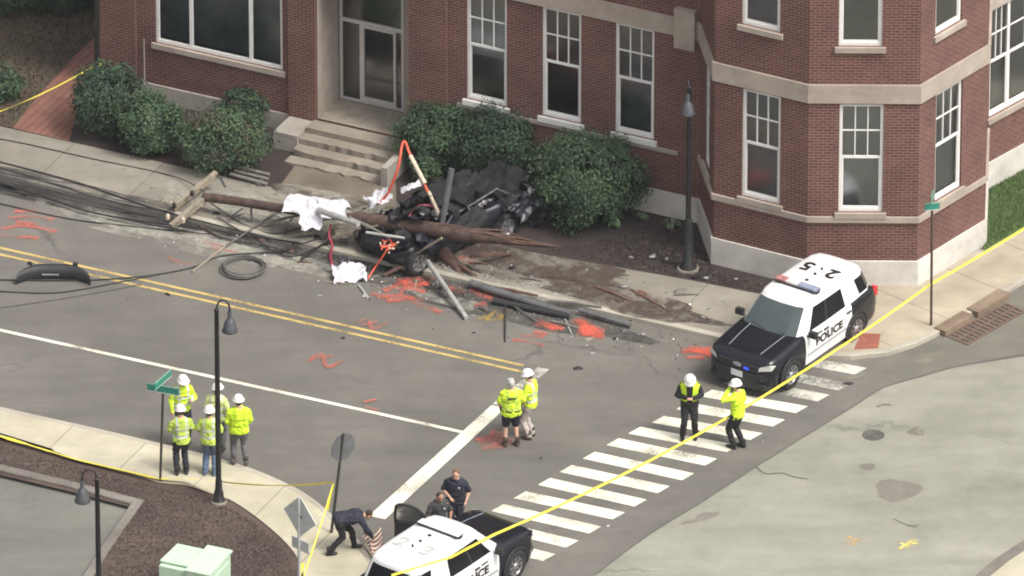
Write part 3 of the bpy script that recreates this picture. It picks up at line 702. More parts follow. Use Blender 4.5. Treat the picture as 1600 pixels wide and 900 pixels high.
# tufts: yard litter and lawn
def tufts(name, poly, n, z, seed, mats, hmin, hmax, wid=0.010, label=None):
    rg = random.Random(seed); q = [P(x, y, z) for x, y in poly]; xs = [p.x for p in q]; ys = [p.y for p in q]; mb = MB()
    def inside(x, y):
        c = False
        for i in range(len(q)):
            a, b = q[i], q[i - 1]
            if (a.y > y) != (b.y > y) and x < (b.x - a.x) * (y - a.y) / (b.y - a.y) + a.x: c = not c
        return c
    k = 0
    while k < n:
        x, y = rg.uniform(min(xs), max(xs)), rg.uniform(min(ys), max(ys))
        if not inside(x, y): continue
        k += 1; a = rg.uniform(0, 6.28); h = rg.uniform(hmin, hmax); l = rg.gauss(0, 0.35) * h; l2 = rg.gauss(0, 0.35) * h
        d = Vector((math.cos(a), math.sin(a), 0)) * wid * rg.uniform(0.7, 1.6)
        p = Vector((x, y, z)); mb.face([p - d, p + d, p + Vector((l, l2, h))], rg.randrange(len(mats)))
    o = mb.build(name, mats, at=(q[0].x, q[0].y, z)); tag(o, label, name.replace('_', ' '), None, 'stuff'); return o
M_blade = [mat('blade_a', (0.08, 0.15, 0.045), 0.7, var=0.3), mat('blade_b', (0.115, 0.19, 0.06), 0.7, var=0.3), mat('blade_c', (0.14, 0.17, 0.075), 0.7, var=0.3)]
tufts('lawn_grass', [(1539, 389), (1600, 353), (1640, 331), (1640, 230), (1541, 285)], 9000, 0.14, 31, M_blade, 0.04, 0.11, label='short green grass beside the bay at the right edge')
tufts('yard_litter', [(-30, 186), (18, 196), (58, 150), (118, 85), (230, -20), (-30, -60)], 4200, 0.06, 32, [LEAF[4], LEAF[0], mat('dead_grass', (0.12, 0.095, 0.06), 0.9, var=0.3)], 0.03, 0.14, 0.016, label='dead leaves and thin grass over the yard at the upper left')
# mulch chips give the beds their rough face
def chips(name, poly, n, z, seed, mats, size, label):
    rg = random.Random(seed); q = [P(x, y, z) for x, y in poly]; xs = [p.x for p in q]; ys = [p.y for p in q]; mb = MB(); k = 0
    while k < n:
        x, y = rg.uniform(min(xs), max(xs)), rg.uniform(min(ys), max(ys)); c = False
        for i in range(len(q)):
            a, b = q[i], q[i - 1]
            if (a.y > y) != (b.y > y) and x < (b.x - a.x) * (y - a.y) / (b.y - a.y) + a.x: c = not c
        if not c: continue
        k += 1; L = size * rg.uniform(0.5, 1.6)
        rot = Euler((rg.gauss(0, 0.5), rg.gauss(0, 0.5), rg.uniform(0, 6.28))).to_matrix()
        t, s = rot @ Vector((L, 0, 0)), rot @ Vector((0, L * 0.4, 0)); p = Vector((x, y, z + abs(rg.gauss(0.012, 0.012))))
        mb.face([p - t - s, p + t - s * 0.6, p + t * 0.9 + s, p - t * 0.8 + s], rg.randrange(len(mats)))
    o = mb.build(name, mats, at=(q[0].x, q[0].y, z)); tag(o, label, 'mulch', None, 'stuff'); return o
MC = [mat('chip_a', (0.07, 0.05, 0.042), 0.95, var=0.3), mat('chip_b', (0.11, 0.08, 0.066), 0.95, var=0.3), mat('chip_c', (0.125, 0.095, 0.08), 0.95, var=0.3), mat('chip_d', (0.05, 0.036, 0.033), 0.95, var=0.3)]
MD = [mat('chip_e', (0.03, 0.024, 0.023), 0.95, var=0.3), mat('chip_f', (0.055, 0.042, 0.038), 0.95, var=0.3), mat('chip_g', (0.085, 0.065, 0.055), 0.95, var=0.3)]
chips('bed_mulch', [(-40, 690), (0, 696), (150, 737), (250, 762), (326, 778), (395, 813), (432, 845), (466, 900), (470, 925), (130, 925), (165, 860), (213, 788), (-40, 730)], 13000, 0.097, 41, MC, 0.021, 'brown bark mulch in the bed by the near pavement')
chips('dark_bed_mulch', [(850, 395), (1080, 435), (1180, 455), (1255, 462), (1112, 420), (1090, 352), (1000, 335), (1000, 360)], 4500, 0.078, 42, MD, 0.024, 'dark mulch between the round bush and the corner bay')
# ================================================================== cars
M_cblack = mat('car_black', (0.007, 0.008, 0.013), 0.25, var=0.2, scale=2, spec=0.4, coat=0.25)
M_cwhite = mat('car_white', (0.70, 0.70, 0.70), 0.3, var=0.03, scale=2, coat=0.5)
M_tyre = mat('tyre_rubber', (0.016, 0.016, 0.017), 0.85, var=0.3)
M_rim = mat('steel_rim', (0.32, 0.32, 0.33), 0.4, 0.7, var=0.15)
M_hub = mat('hub_cap', (0.5, 0.5, 0.52), 0.3, 0.8, var=0.1)
M_plas = mat('black_plastic', (0.018, 0.018, 0.02), 0.6, var=0.2)
M_cglass = mat('car_dark_glass', (0.007, 0.008, 0.011), 0.10, var=0.1, spec=0.25)
M_wshield = mat('windscreen_glass', (0.055, 0.072, 0.075), 0.06, var=0.25, scale=1.2, spec=0.8)
M_lamp = mat('headlamp_glass', (0.55, 0.55, 0.53), 0.12, var=0.2, scale=12, spec=0.8)
M_redl = mat('red_lens', (0.50, 0.02, 0.025), 0.15, var=0.2)
M_redb = mat('red_lens_bar', (0.38, 0.17, 0.16), 0.2, var=0.5, scale=9)
M_bluel = mat('blue_lens_bar', (0.24, 0.27, 0.36), 0.2, var=0.2)
M_clearl = mat('clear_lens_bar', (0.62, 0.55, 0.55), 0.2, var=0.1)
M_bluelit = mat('blue_lit_lamp', (0.03, 0.07, 0.6), 0.3, emit=0.5, var=0.0)
M_livery = mat('grey_livery', (0.24, 0.25, 0.29), 0.4, var=0.1)
M_letter = mat('black_lettering', (0.012, 0.012, 0.014), 0.4, var=0.1)
M_plate = mat('licence_plate', (0.62, 0.62, 0.66), 0.4, var=0.1, scale=20)
M_chrome = mat('chrome', (0.6, 0.6, 0.6), 0.15, 0.9, var=0.05)
M_seat = mat('car_interior', (0.02, 0.02, 0.022), 0.9, var=0.2)

def body_rows(st, n=64):
    """st rows: x, half width, centre height, shoulder height, sill height -> dense stations"""
    a = np.array(sorted(st)); xs = np.linspace(a[0, 0], a[-1, 0], n)
    c = [np.interp(xs, a[:, 0], a[:, k]) for k in range(1, a.shape[1])]
    for k in range(len(c)):
        v = c[k].copy()
        for _ in range(2): v[1:-1] = 0.25 * v[:-2] + 0.5 * v[1:-1] + 0.25 * v[2:]
        c[k] = v
    return xs, c
def section(w, zt, zs, zb):
    """half section from the sill round the flank to the bonnet centre"""
    h = zs - zb
    return [(0, zb), (0.80 * w, zb), (0.955 * w, zb + 0.04), (0.985 * w, zb + 0.12), (0.985 * w, zb + 0.28 * h), (1.0 * w, zb + 0.45 * h), (1.0 * w, zb + 0.6 * h), (0.988 * w, zb + 0.75 * h), (0.975 * w, zb + 0.9 * h), (0.955 * w, zs), (0.90 * w, zs + (zt - zs) * 0.55), (0.80 * w, zs + (zt - zs) * 0.82), (0.55 * w, zs + (zt - zs) * 0.95), (0.28 * w, zt), (0, zt)]
SUV = [(2.35, 0.60, 0.72, 0.66, 0.38), (2.32, 0.78, 0.90, 0.82, 0.27), (2.24, 0.88, 1.00, 0.92, 0.24), (2.05, 0.945, 1.05, 0.97, 0.23), (1.43, 0.965, 1.11, 1.03, 0.23), (1.05, 0.965, 1.155, 1.07, 0.23), (0.75, 0.968, 1.15, 1.09, 0.23), (-1.0, 0.97, 1.15, 1.11, 0.23), (-1.43, 0.975, 1.15, 1.12, 0.24), (-2.2, 0.955, 1.15, 1.12, 0.27), (-2.42, 0.90, 1.10, 1.06, 0.33), (-2.50, 0.80, 0.98, 0.92, 0.40)]
GH_B = [(1.12, 0.0), (1.08, 0.50), (0.96, 0.78), (0.66, 0.90), (-0.18, 0.915), (-1.06, 0.905), (-1.45, 0.895), (-2.10, 0.85), (-2.32, 0.72), (-2.38, 0.40), (-2.39, 0.0)]
GH_T = [(0.46, 0.0), (0.43, 0.42), (0.37, 0.63), (0.17, 0.71), (-0.35, 0.735), (-1.02, 0.74), (-1.35, 0.735), (-1.90, 0.70), (-2.12, 0.58), (-2.17, 0.32), (-2.18, 0.0)]
ZB_, ZT_ = 1.12, 1.69
def roof_ring(f, z, dx=0.0): return [(-0.88 + (x + 0.88) * f + dx, y * f, z) for x, y in GH_T]
def make_wheel(root, x, y, r=0.385, wdt=0.25, side=1, mats=None, hub=True, spokes=8):
    ax = Matrix.Rotation(-side * math.pi / 2, 3, 'X')     # local z -> outboard
    t = MB(); w = wdt / 2
    t.lathe((x, y, r), [(r * 0.62, -w), (r * 0.93, -w), (r, -w * 0.7), (r, w * 0.7), (r * 0.94, w), (r * 0.66, w), (r * 0.62, w * 0.8)], 24, 0, ax, caps=False)
    tyre = t.build('wheel', M_tyre, root, world=False)
    q = MB(); q.lathe((x, y, r), [(r * 0.66, w * 0.72), (r * 0.63, w * 0.98), (r * 0.58, w * 0.9), (r * 0.55, w * 0.35), (0.001, w * 0.35)], 24, 0, ax, caps=False)
    for k in range(spokes):
        a = 2 * math.pi * k / spokes
        p0 = Vector((math.cos(a) * r * 0.14, math.sin(a) * r * 0.14, w * 0.7)); p1 = Vector((math.cos(a) * r * 0.6, math.sin(a) * r * 0.6, w * 0.78))
        q.bar(Vector((x, y, r)) + ax @ p0, Vector((x, y, r)) + ax @ p1, 0.055, 0.03, 0, up=tuple(ax @ Vector((0, 0, 1))))
    q.build('rim', M_rim, tyre, world=False)
    if hub:
        h = MB(); h.lathe((x, y, r), [(r * 0.24, w * 0.7), (r * 0.2, w * 0.95), (0.001, w * 1.0)], 14, 0, ax, caps=False); h.build('hub_cap', M_hub, tyre, world=False)
    return tyre
def text_mesh(txt, size, bold=0.0, shear=0.0, extrude=0.003):
    cu = bpy.data.curves.new('lettering', 'FONT'); cu.body = txt; cu.size = size; cu.align_x = 'CENTER'; cu.align_y = 'CENTER'; cu.offset = bold; cu.shear = shear; cu.extrude = extrude; cu.space_character = 1.04
    o = bpy.data.objects.new('lettering', cu); COL.objects.link(o)
    dg = bpy.context.evaluated_depsgraph_get(); me = bpy.data.meshes.new_from_object(o.evaluated_get(dg))
    bpy.data.objects.remove(o); bpy.data.curves.remove(cu); me.name = 'lettering'; me.materials.clear(); return me
def put_text(me, m, root, loc, rot):
    o = bpy.data.objects.new('lettering', me.copy()); COL.objects.link(o); o.data.materials.append(m); o.parent = root; o.location = loc; o.rotation_euler = rot
    return o

def make_suv(loc, heading, label, group, number, open_door=False, text_side=1, lit=False, bar_white=False, light_num=False):
    root = empty('police_car', loc, heading, label, 'police car', group); root.scale = (0.955, 0.955, 0.965)
    xs, (w, zt, zs, zb) = body_rows(SUV, 101)
    secs = [[(x, y, z) for y, z in section(w[i], zt[i], zs[i], zb[i])] for i, x in enumerate(xs)]
    full = [[(p[0], -p[1], p[2]) for p in s[::-1]] + s[1:] for s in secs]      # bonnet centre -> right flank -> floor -> left flank -> bonnet centre
    nc = len(full[0]); ns = len(section(1, 1, 1, 0))
    def isdoor(a, b):
        x = (xs[a] + xs[a + 1]) / 2; y, z = full[a][b][1], (full[a][b][2] + full[a][b + 1][2]) / 2
        k = b if b < ns - 1 else 2 * ns - 3 - b                       # section index from the bonnet centre
        j = ns - 2 - k                                                # index from the sill centre
        if not (3 <= j <= 9): return None
        if -0.20 < x < 0.78: return ('front', 1 if b >= ns - 1 else -1)
        if -1.22 < x <= -0.20: return ('rear', 1 if b >= ns - 1 else -1)
        return None
    bm_ = MB(); doors = {}
    for a in range(len(xs) - 1):
        for b in range(nc - 1):
            q = [full[a][b], full[a][b + 1], full[a + 1][b + 1], full[a + 1][b]]
            d = isdoor(a, b)
            if d: doors.setdefault(d, []).append(q); continue
            x = (xs[a] + xs[a + 1]) / 2; z = sum(p[2] for p in q) / 4
            bm_.face(q, 0, None, True)
    bm_.fan(full[0], 0, False, True); bm_.fan(full[-1], 0, True, True)
    body = bm_.build('body', [M_cblack, M_cwhite], root, world=False)
    merge(body)
    for (kind, sd), qs in doors.items():
        if open_door and kind == 'front' and sd == 1: continue
        db = MB()
        cx = 0.29 if kind == 'front' else -0.71
        for q in qs:
            db.face([((p[0] - cx) * 0.988 + cx, p[1] * 1.004, p[2]) for p in q], 0, None, True)
        d = db.build('door', M_cwhite, root, world=False); merge(d)
        hb = MB(); hx = -0.08 if kind == 'front' else -1.08
        hb.box((hx, sd * 0.985, 1.0), (0.17, 0.03, 0.035)); hb.build('handle', M_plas, d, world=False)
        lv = MB(); yy = sd * 0.982
        x0, x1 = (0.72, -0.18) if kind == 'front' else (-0.22, -1.19)
        lv.box(((x0 + x1) / 2, sd * 0.9745, 0.60), (abs(x0 - x1), 0.012, 0.035)); lv.build('livery_stripe', M_livery, d, world=False)
    # greenhouse
    def ring(pts, z): 
        r = [(x, y, z if not callable(z) else z(x)) for x, y in pts]
        return r + [(x, -y, zz) for x, y, zz in r[-2:0:-1]]
    rows = [ring(GH_B, ZB_), ring(GH_T, lambda x: ZT_ - 0.03 * max(0, x) - 0.02 * max(0, -1.4 - x)), ]
    def ring3(f, z): 
        r = roof_ring(f, z); return r + [(x, -y, zz) for x, y, zz in r[-2:0:-1]]
    rows += [ring3(0.975, 1.725), ring3(0.90, 1.755), ring3(0.6, 1.785), ring3(0.25, 1.795)]
    gm = MB()
    nr = len(rows[0])
    for a in range(len(rows) - 1):
        for b in range(nr):
            bb = (b + 1) % nr
            q = [rows[a][b], rows[a][bb], rows[a + 1][bb], rows[a + 1][b]]
            gm.face(q, 0, None, a > 0)
    gm.fan(rows[-1], 0, False, True)
    roof = gm.build('roof', [M_cwhite], root, world=False); merge(roof)
    # glass: panels standing just proud of the greenhouse
    def pane(idx0, idx1, i0, i1, j0, j1, m, name, sub=1):
        mb = MB()
        B0, B1, T0, T1 = (Vector(rows[0][idx0 % nr]), Vector(rows[0][idx1 % nr]), Vector(rows[1][idx0 % nr]), Vector(rows[1][idx1 % nr]))
        n = (B1 - B0).cross(T0 - B0).normalized(); c = (B0 + B1 + T0 + T1) / 4
        if n.dot(Vector((c.x + 0.7, c.y, 0))) < 0: n = -n
        f = lambda u, v: (B0.lerp(B1, u)).lerp(T0.lerp(T1, u), v) + n * 0.008
        mb.face([f(i0, j0), f(i1, j0), f(i1, j1), f(i0, j1)]); return mb
    def merge_panes(lst, m, name):
        mb = MB()
        for p in lst:
            for fc in p.f: mb.face([p.v[k] for k in fc], 0)
        o = mb.build(name, m, root, world=False); merge(o, 0.02); return o
    E_ = len(GH_B) - 1
    merge_panes([pane(nr - 1 if False else (nr - 2), nr - 1, 0.03, 1, 0.03, 0.96, 0, ''), pane(nr - 1, 0, 0, 1, 0.03, 0.96, 0, ''), pane(0, 1, 0, 1, 0.03, 0.96, 0, ''), pane(1, 2, 0, 0.97, 0.03, 0.96, 0, '')], M_wshield, 'windscreen')
    for sd in (1, -1):
        ix = lambda k: k if sd == 1 else (nr - k) % nr
        merge_panes([pane(ix(3), ix(4), 0.10, 0.97, 0.06, 0.88, 0, '')], M_cglass, 'side_window')
        merge_panes([pane(ix(4), ix(5), 0.02, 0.96, 0.06, 0.88, 0, '')], M_cglass, 'side_window')
        merge_panes([pane(ix(6), ix(7), 0.42, 1, 0.12, 0.82, 0, ''), pane(ix(7), ix(8), 0, 0.9, 0.12, 0.82, 0, '')], M_cglass, 'side_window')
        # pillar between the doors
        merge_panes([pane(ix(4), ix(5), -0.05, 0.03, 0.06, 0.88, 0, '')], M_plas, 'door_pillar')
    merge_panes([pane(E_ - 2, E_ - 1, 0.25, 1, 0.15, 0.9, 0, ''), pane(E_ - 1, E_, 0, 1, 0.15, 0.9, 0, ''), pane(E_, E_ + 1, 0, 1, 0.15, 0.9, 0, ''), pane(E_ + 1, E_ + 2, 0, 0.75, 0.15, 0.9, 0, '')], M_cglass, 'rear_window')
    # wheels and arch lips
    for x in (1.43, -1.43):
        for sd in (1, -1):
            make_wheel(root, x, sd * 0.875, side=sd)
            ar = MB(); pts = []
            for k in range(13):
                a = math.pi * (k / 12) * 1.12 - 0.06 * math.pi; pts.append((x + 0.455 * math.cos(a), sd * 0.975, 0.385 + 0.455 * math.sin(a)))
            ar.tube(pts, 0.028, 6); 
            fan = [(x + 0.45 * math.cos(2 * math.pi * k / 24), sd * 0.978, max(0.22, 0.385 + 0.45 * math.sin(2 * math.pi * k / 24))) for k in range(24)]
            ar.fan(fan if sd < 0 else fan[::-1]); ar.build('wheel_arch', M_plas, root, world=False)
    # front: grille, lamps, plate, badge, bonnet creases
    g = MB(); g.box((2.345, 0, 0.78), (0.05, 1.15, 0.17)); g.box((2.36, 0, 0.50), (0.04, 1.25, 0.20)); 
    for z in (0.74, 0.79, 0.84): g.box((2.372, 0, z), (0.012, 1.1, 0.018))
    g.build('grille', M_plas, root, world=False)
    b = MB(); b.box((2.32, 0, 0.36), (0.14, 1.55, 0.12)); b.box((2.34, 0, 0.635), (0.09, 1.45, 0.07)); b.build('front_bumper', M_plas, root, world=False)
    for sd in (1, -1):
        h = MB()
        h.face([(2.345, sd * 0.60, 0.76), (2.20, sd * 0.90, 0.80), (2.08, sd * 0.945, 0.92), (2.23, sd * 0.86, 0.955), (2.335, sd * 0.62, 0.87)][::sd]); 
        for p in list(h.v): pass
        h.v = [(p[0] + 0.012, p[1] + sd * 0.012, p[2] + 0.004) for p in h.v]
        h.build('headlight', M_lamp, root, world=False)
        t = MB(); t.box((-2.36, sd * 0.835, 0.98), (0.20, 0.14, 0.22)); t.build('tail_light', M_redl, root, world=False)
        m = MB(); m.box((0.66, sd * 1.08, 1.17), (0.13, 0.20, 0.15)); m.bar((0.68, sd * 0.93, 1.10), (0.67, sd * 1.02, 1.15), 0.05, 0.04); m.build('mirror', M_plas, root, world=False)
        c = MB(); c.tube([(1.0, sd * 0.52, 1.163), (1.5, sd * 0.50, 1.125), (2.05, sd * 0.46, 1.062)], 0.010, 6); c.build('bonnet_crease', M_livery, root, world=False)
    p = MB(); p.box((2.385, 0.0, 0.565), (0.015, 0.33, 0.16)); p.build('number_plate', M_plate, root, world=False)
    e = MB(); e.ell((2.38, 0, 0.80), (0.012, 0.13, 0.055)); e.build('badge', M_livery, root, world=False)
    if lit:
        l = MB(); l.box((2.378, 0.27, 0.765), (0.02, 0.15, 0.075)); l.build('grille_lamp', M_bluelit, root, world=False)
    wp = MB(); wp.tube([(1.05, 0.55, 1.17), (0.98, 0.1, 1.21)], 0.010, 5); wp.tube([(1.08, -0.05, 1.17), (0.99, -0.5, 1.2)], 0.010, 5); wp.build('wiper', M_plas, root, world=False)
    # light bar across the roof
    lb = MB(); lb.box((-0.25, 0, 1.822), (0.27, 1.20, 0.03)); lb.box((-0.25, 0.58, 1.79), (0.14, 0.07, 0.10)); lb.box((-0.25, -0.58, 1.79), (0.14, 0.07, 0.10))
    bar = lb.build('light_bar', M_plas, root, world=False)
    for y0, y1, m in ((-0.60, -0.30, M_redb), (-0.29, 0.05, M_clearl if not bar_white else M_cwhite), (0.06, 0.60, M_bluel)):
        if bar_white: m = M_cwhite  # roof-white lenses: overexposure put into their colour
        hh_ = 0.02 if bar_white else 0.045; q = MB(); q.box((-0.25, (y0 + y1) / 2, 1.8365 + hh_ / 2), (0.21, y1 - y0, hh_)); q.build('lens', m, bar, world=False)
    # antennas and number on the roof
    for k, (x, s) in enumerate(((-0.62, 0.055), (-0.98, 0.04), (-1.28, 0.03))):
        a = MB(); a.lathe((x, 0.03, 1.775), [(s, 0), (s, 0.03), (s * 0.6, 0.05 + 0.02 * k), (0.001, 0.06 + 0.02 * k)], 10); a.build('antenna', M_plas, root, world=False)
    mt = M_letter if not light_num else mat('washed_out_number', (0.42, 0.42, 0.42), 0.5, var=0.3, scale=14)  # pale grey number: its overexposed look is put into the colour
    for ch, y in ((number[0], 0.36), (number[1], -0.36)):
        me = text_mesh(ch, 0.60, 0.016); put_text(me, mt, root, (-1.25, y, 1.7985), (0.0, 0, -math.pi / 2))
    for sd in (1, -1):
        me = text_mesh('POLICE', 0.29, 0.010, 0.0)
        for v in me.vertices: v.co.x *= 1.2
        put_text(me, M_letter, root, (-0.22, sd * 0.978, 0.80), (math.pi / 2, 0, math.pi if sd > 0 else 0))
        b = MB(); b.box((0.22 if sd > 0 else 0.22, sd * 0.977, 1.015), (0.24, 0.008, 0.035)); b.build('small_lettering', M_letter, root, world=False)
    inn = MB(); inn.box((-0.6, 0, 0.72), (2.9, 1.6, 0.5)); inn.box((0.0, 0.4, 1.1), (0.2, 0.5, 0.6)); inn.box((0.0, -0.4, 1.1), (0.2, 0.5, 0.6)); inn.build('interior', M_seat, root, world=False)
    if open_door:
        # driver's door swung out about its front hinge
        Mh = Matrix.Translation((0.78, 0.95, 0)) @ Matrix.Rotation(R(-68), 4, 'Z')
        dm = MB(); dm.box((-0.49, 0, 0.70), (0.98, 0.11, 0.80)); dm.xform(Mh)
        dr = dm.build('door', M_plas, root, world=False)
        of = MB(); of.box((-0.49, 0.06, 0.70), (0.98, 0.012, 0.80)); of.xform(Mh); of.build('door_skin', M_cwhite, dr, world=False)
        fm = MB(); pts = [(-0.97, 0, 1.08), (-0.94, -0.10, 1.45), (-0.86, -0.19, 1.66), (-0.60, -0.20, 1.69), (-0.38, -0.17, 1.60), (-0.12, -0.06, 1.27), (-0.01, 0, 1.08)]
        fm.tube(smooth_path(pts, 4), 0.035, 6); fm.xform(Mh); fm.build('window_frame', M_plas, dr, world=False)
        gl = MB(); gl.face(pts); gl.xform(Mh); gl.build('door_glass', glass_mat('door_window_glass', (0.55, 0.58, 0.6), 0.88), dr, world=False)
    return root
def merge(o, dist=1e-4):
    bm = bmesh.new(); bm.from_mesh(o.data); bmesh.ops.remove_doubles(bm, verts=bm.verts, dist=dist); bmesh.ops.recalc_face_normals(bm, faces=bm.faces); bm.to_mesh(o.data); bm.free()
def head(deg): return R(deg)
c1 = P(1236, 554); c2 = P(698, 925)
make_suv((c1.x, c1.y, 0), R(-125), 'black and white police SUV with roof number 25 parked at the corner below the bay', 'police cars', '25', lit=True)
make_suv((c2.x, c2.y, 0), R(53), 'black and white police SUV with its driver door open at the bottom of the picture', 'police cars', '23', open_door=True, bar_white=True, light_num=True)
# ================================================================== people
from mathutils import noise as mn
SKIN = [mat('skin_light', (0.48, 0.29, 0.21), 0.55, var=0.1), mat('skin_tan', (0.36, 0.20, 0.13), 0.55, var=0.1)]
M_eye = mat('eye_dark', (0.03, 0.02, 0.02), 0.3)
M_lip = mat('lip', (0.30, 0.12, 0.10), 0.5)
M_hi = mat('hi_vis_yellow', (0.55, 0.76, 0.03), 0.75, var=0.22, scale=6)
M_hi2 = mat('hi_vis_lime', (0.44, 0.58, 0.09), 0.8, var=0.25, scale=6)
M_hi3 = mat('hi_vis_faded', (0.58, 0.64, 0.27), 0.85, var=0.12, scale=6)
M_refl = mat('reflective_tape', (0.55, 0.57, 0.55), 0.35, 0.1, var=0.1)
M_navy = mat('navy_cloth', (0.016, 0.018, 0.032), 0.85, var=0.25, scale=5)
M_blackcl = mat('black_cloth', (0.012, 0.012, 0.014), 0.85, var=0.25, scale=5)
M_jean = mat('blue_denim', (0.085, 0.12, 0.19), 0.9, var=0.25, scale=7)
M_greycl = mat('grey_trousers', (0.11, 0.11, 0.115), 0.9, var=0.2, scale=5)
M_pale = mat('pale_trousers', (0.40, 0.345, 0.32), 0.9, var=0.15, scale=5)
M_boot = mat('brown_boot', (0.05, 0.035, 0.025), 0.7, var=0.3)
M_bootb = mat('black_boot', (0.012, 0.012, 0.012), 0.5, var=0.3)
M_hat = mat('white_hard_hat', (0.80, 0.79, 0.78), 0.3, var=0.04, scale=3, coat=0.4)
M_hair = [mat('dark_hair', (0.03, 0.02, 0.015), 0.7, var=0.3, scale=30), mat('auburn_hair', (0.15, 0.06, 0.035), 0.7, var=0.3, scale=30), mat('grey_hair', (0.32, 0.31, 0.30), 0.7, var=0.25, scale=30)]
M_belt = mat('leather_belt', (0.03, 0.028, 0.026), 0.5, var=0.2)
M_cap = mat('grey_cap', (0.42, 0.41, 0.39), 0.8, var=0.1)
M_badge = mat('silver_badge', (0.6, 0.6, 0.62), 0.3, 0.6)

def remesh(mb, mats, name, root, voxel=0.014, smooth=2, mfun=None, fold=0.0):
    o = mb.build(name, mats[0], None, world=False)
    o.data.update()
    md = o.modifiers.new('r', 'REMESH'); md.mode = 'VOXEL'; md.voxel_size = voxel; md.use_smooth_shade = True
    if smooth:
        ms = o.modifiers.new('s', 'SMOOTH'); ms.iterations = smooth; ms.factor = 0.5
    dg = bpy.context.evaluated_depsgraph_get(); dg.update()
    me = bpy.data.meshes.new_from_object(o.evaluated_get(dg))
    old = o.data; o.modifiers.clear(); o.data = me; bpy.data.meshes.remove(old); me.name = name
    me.materials.clear()
    for m in mats: me.materials.append(m)
    for p in me.polygons:
        p.use_smooth = True; p.material_index = mfun(p.center) if mfun else 0
    if fold:
        sd = rnd.uniform(0, 50); me.update(); nv = [v.normal.copy() for v in me.vertices]
        for v, nn in zip(me.vertices, nv):
            q = Vector((v.co.x * 9, v.co.y * 9, v.co.z * 15 + sd)); v.co += nn * (fold * (mn.noise(q) + 0.6 * mn.noise(q * 2.1)))
        me.update()
    o.parent = root
    return o
def limb(mb, a, b, r0, r1, n=10):
    a, b = Vector(a), Vector(b); mb.tube([a, a.lerp(b, 0.25), a.lerp(b, 0.6), b], [r0, r0 * 1.02, (r0 * 0.45 + r1 * 0.55), r1], n)
    mb.ell(a, (r0,) * 3, None, n, 6); mb.ell(b, (r1,) * 3, None, n, 6)

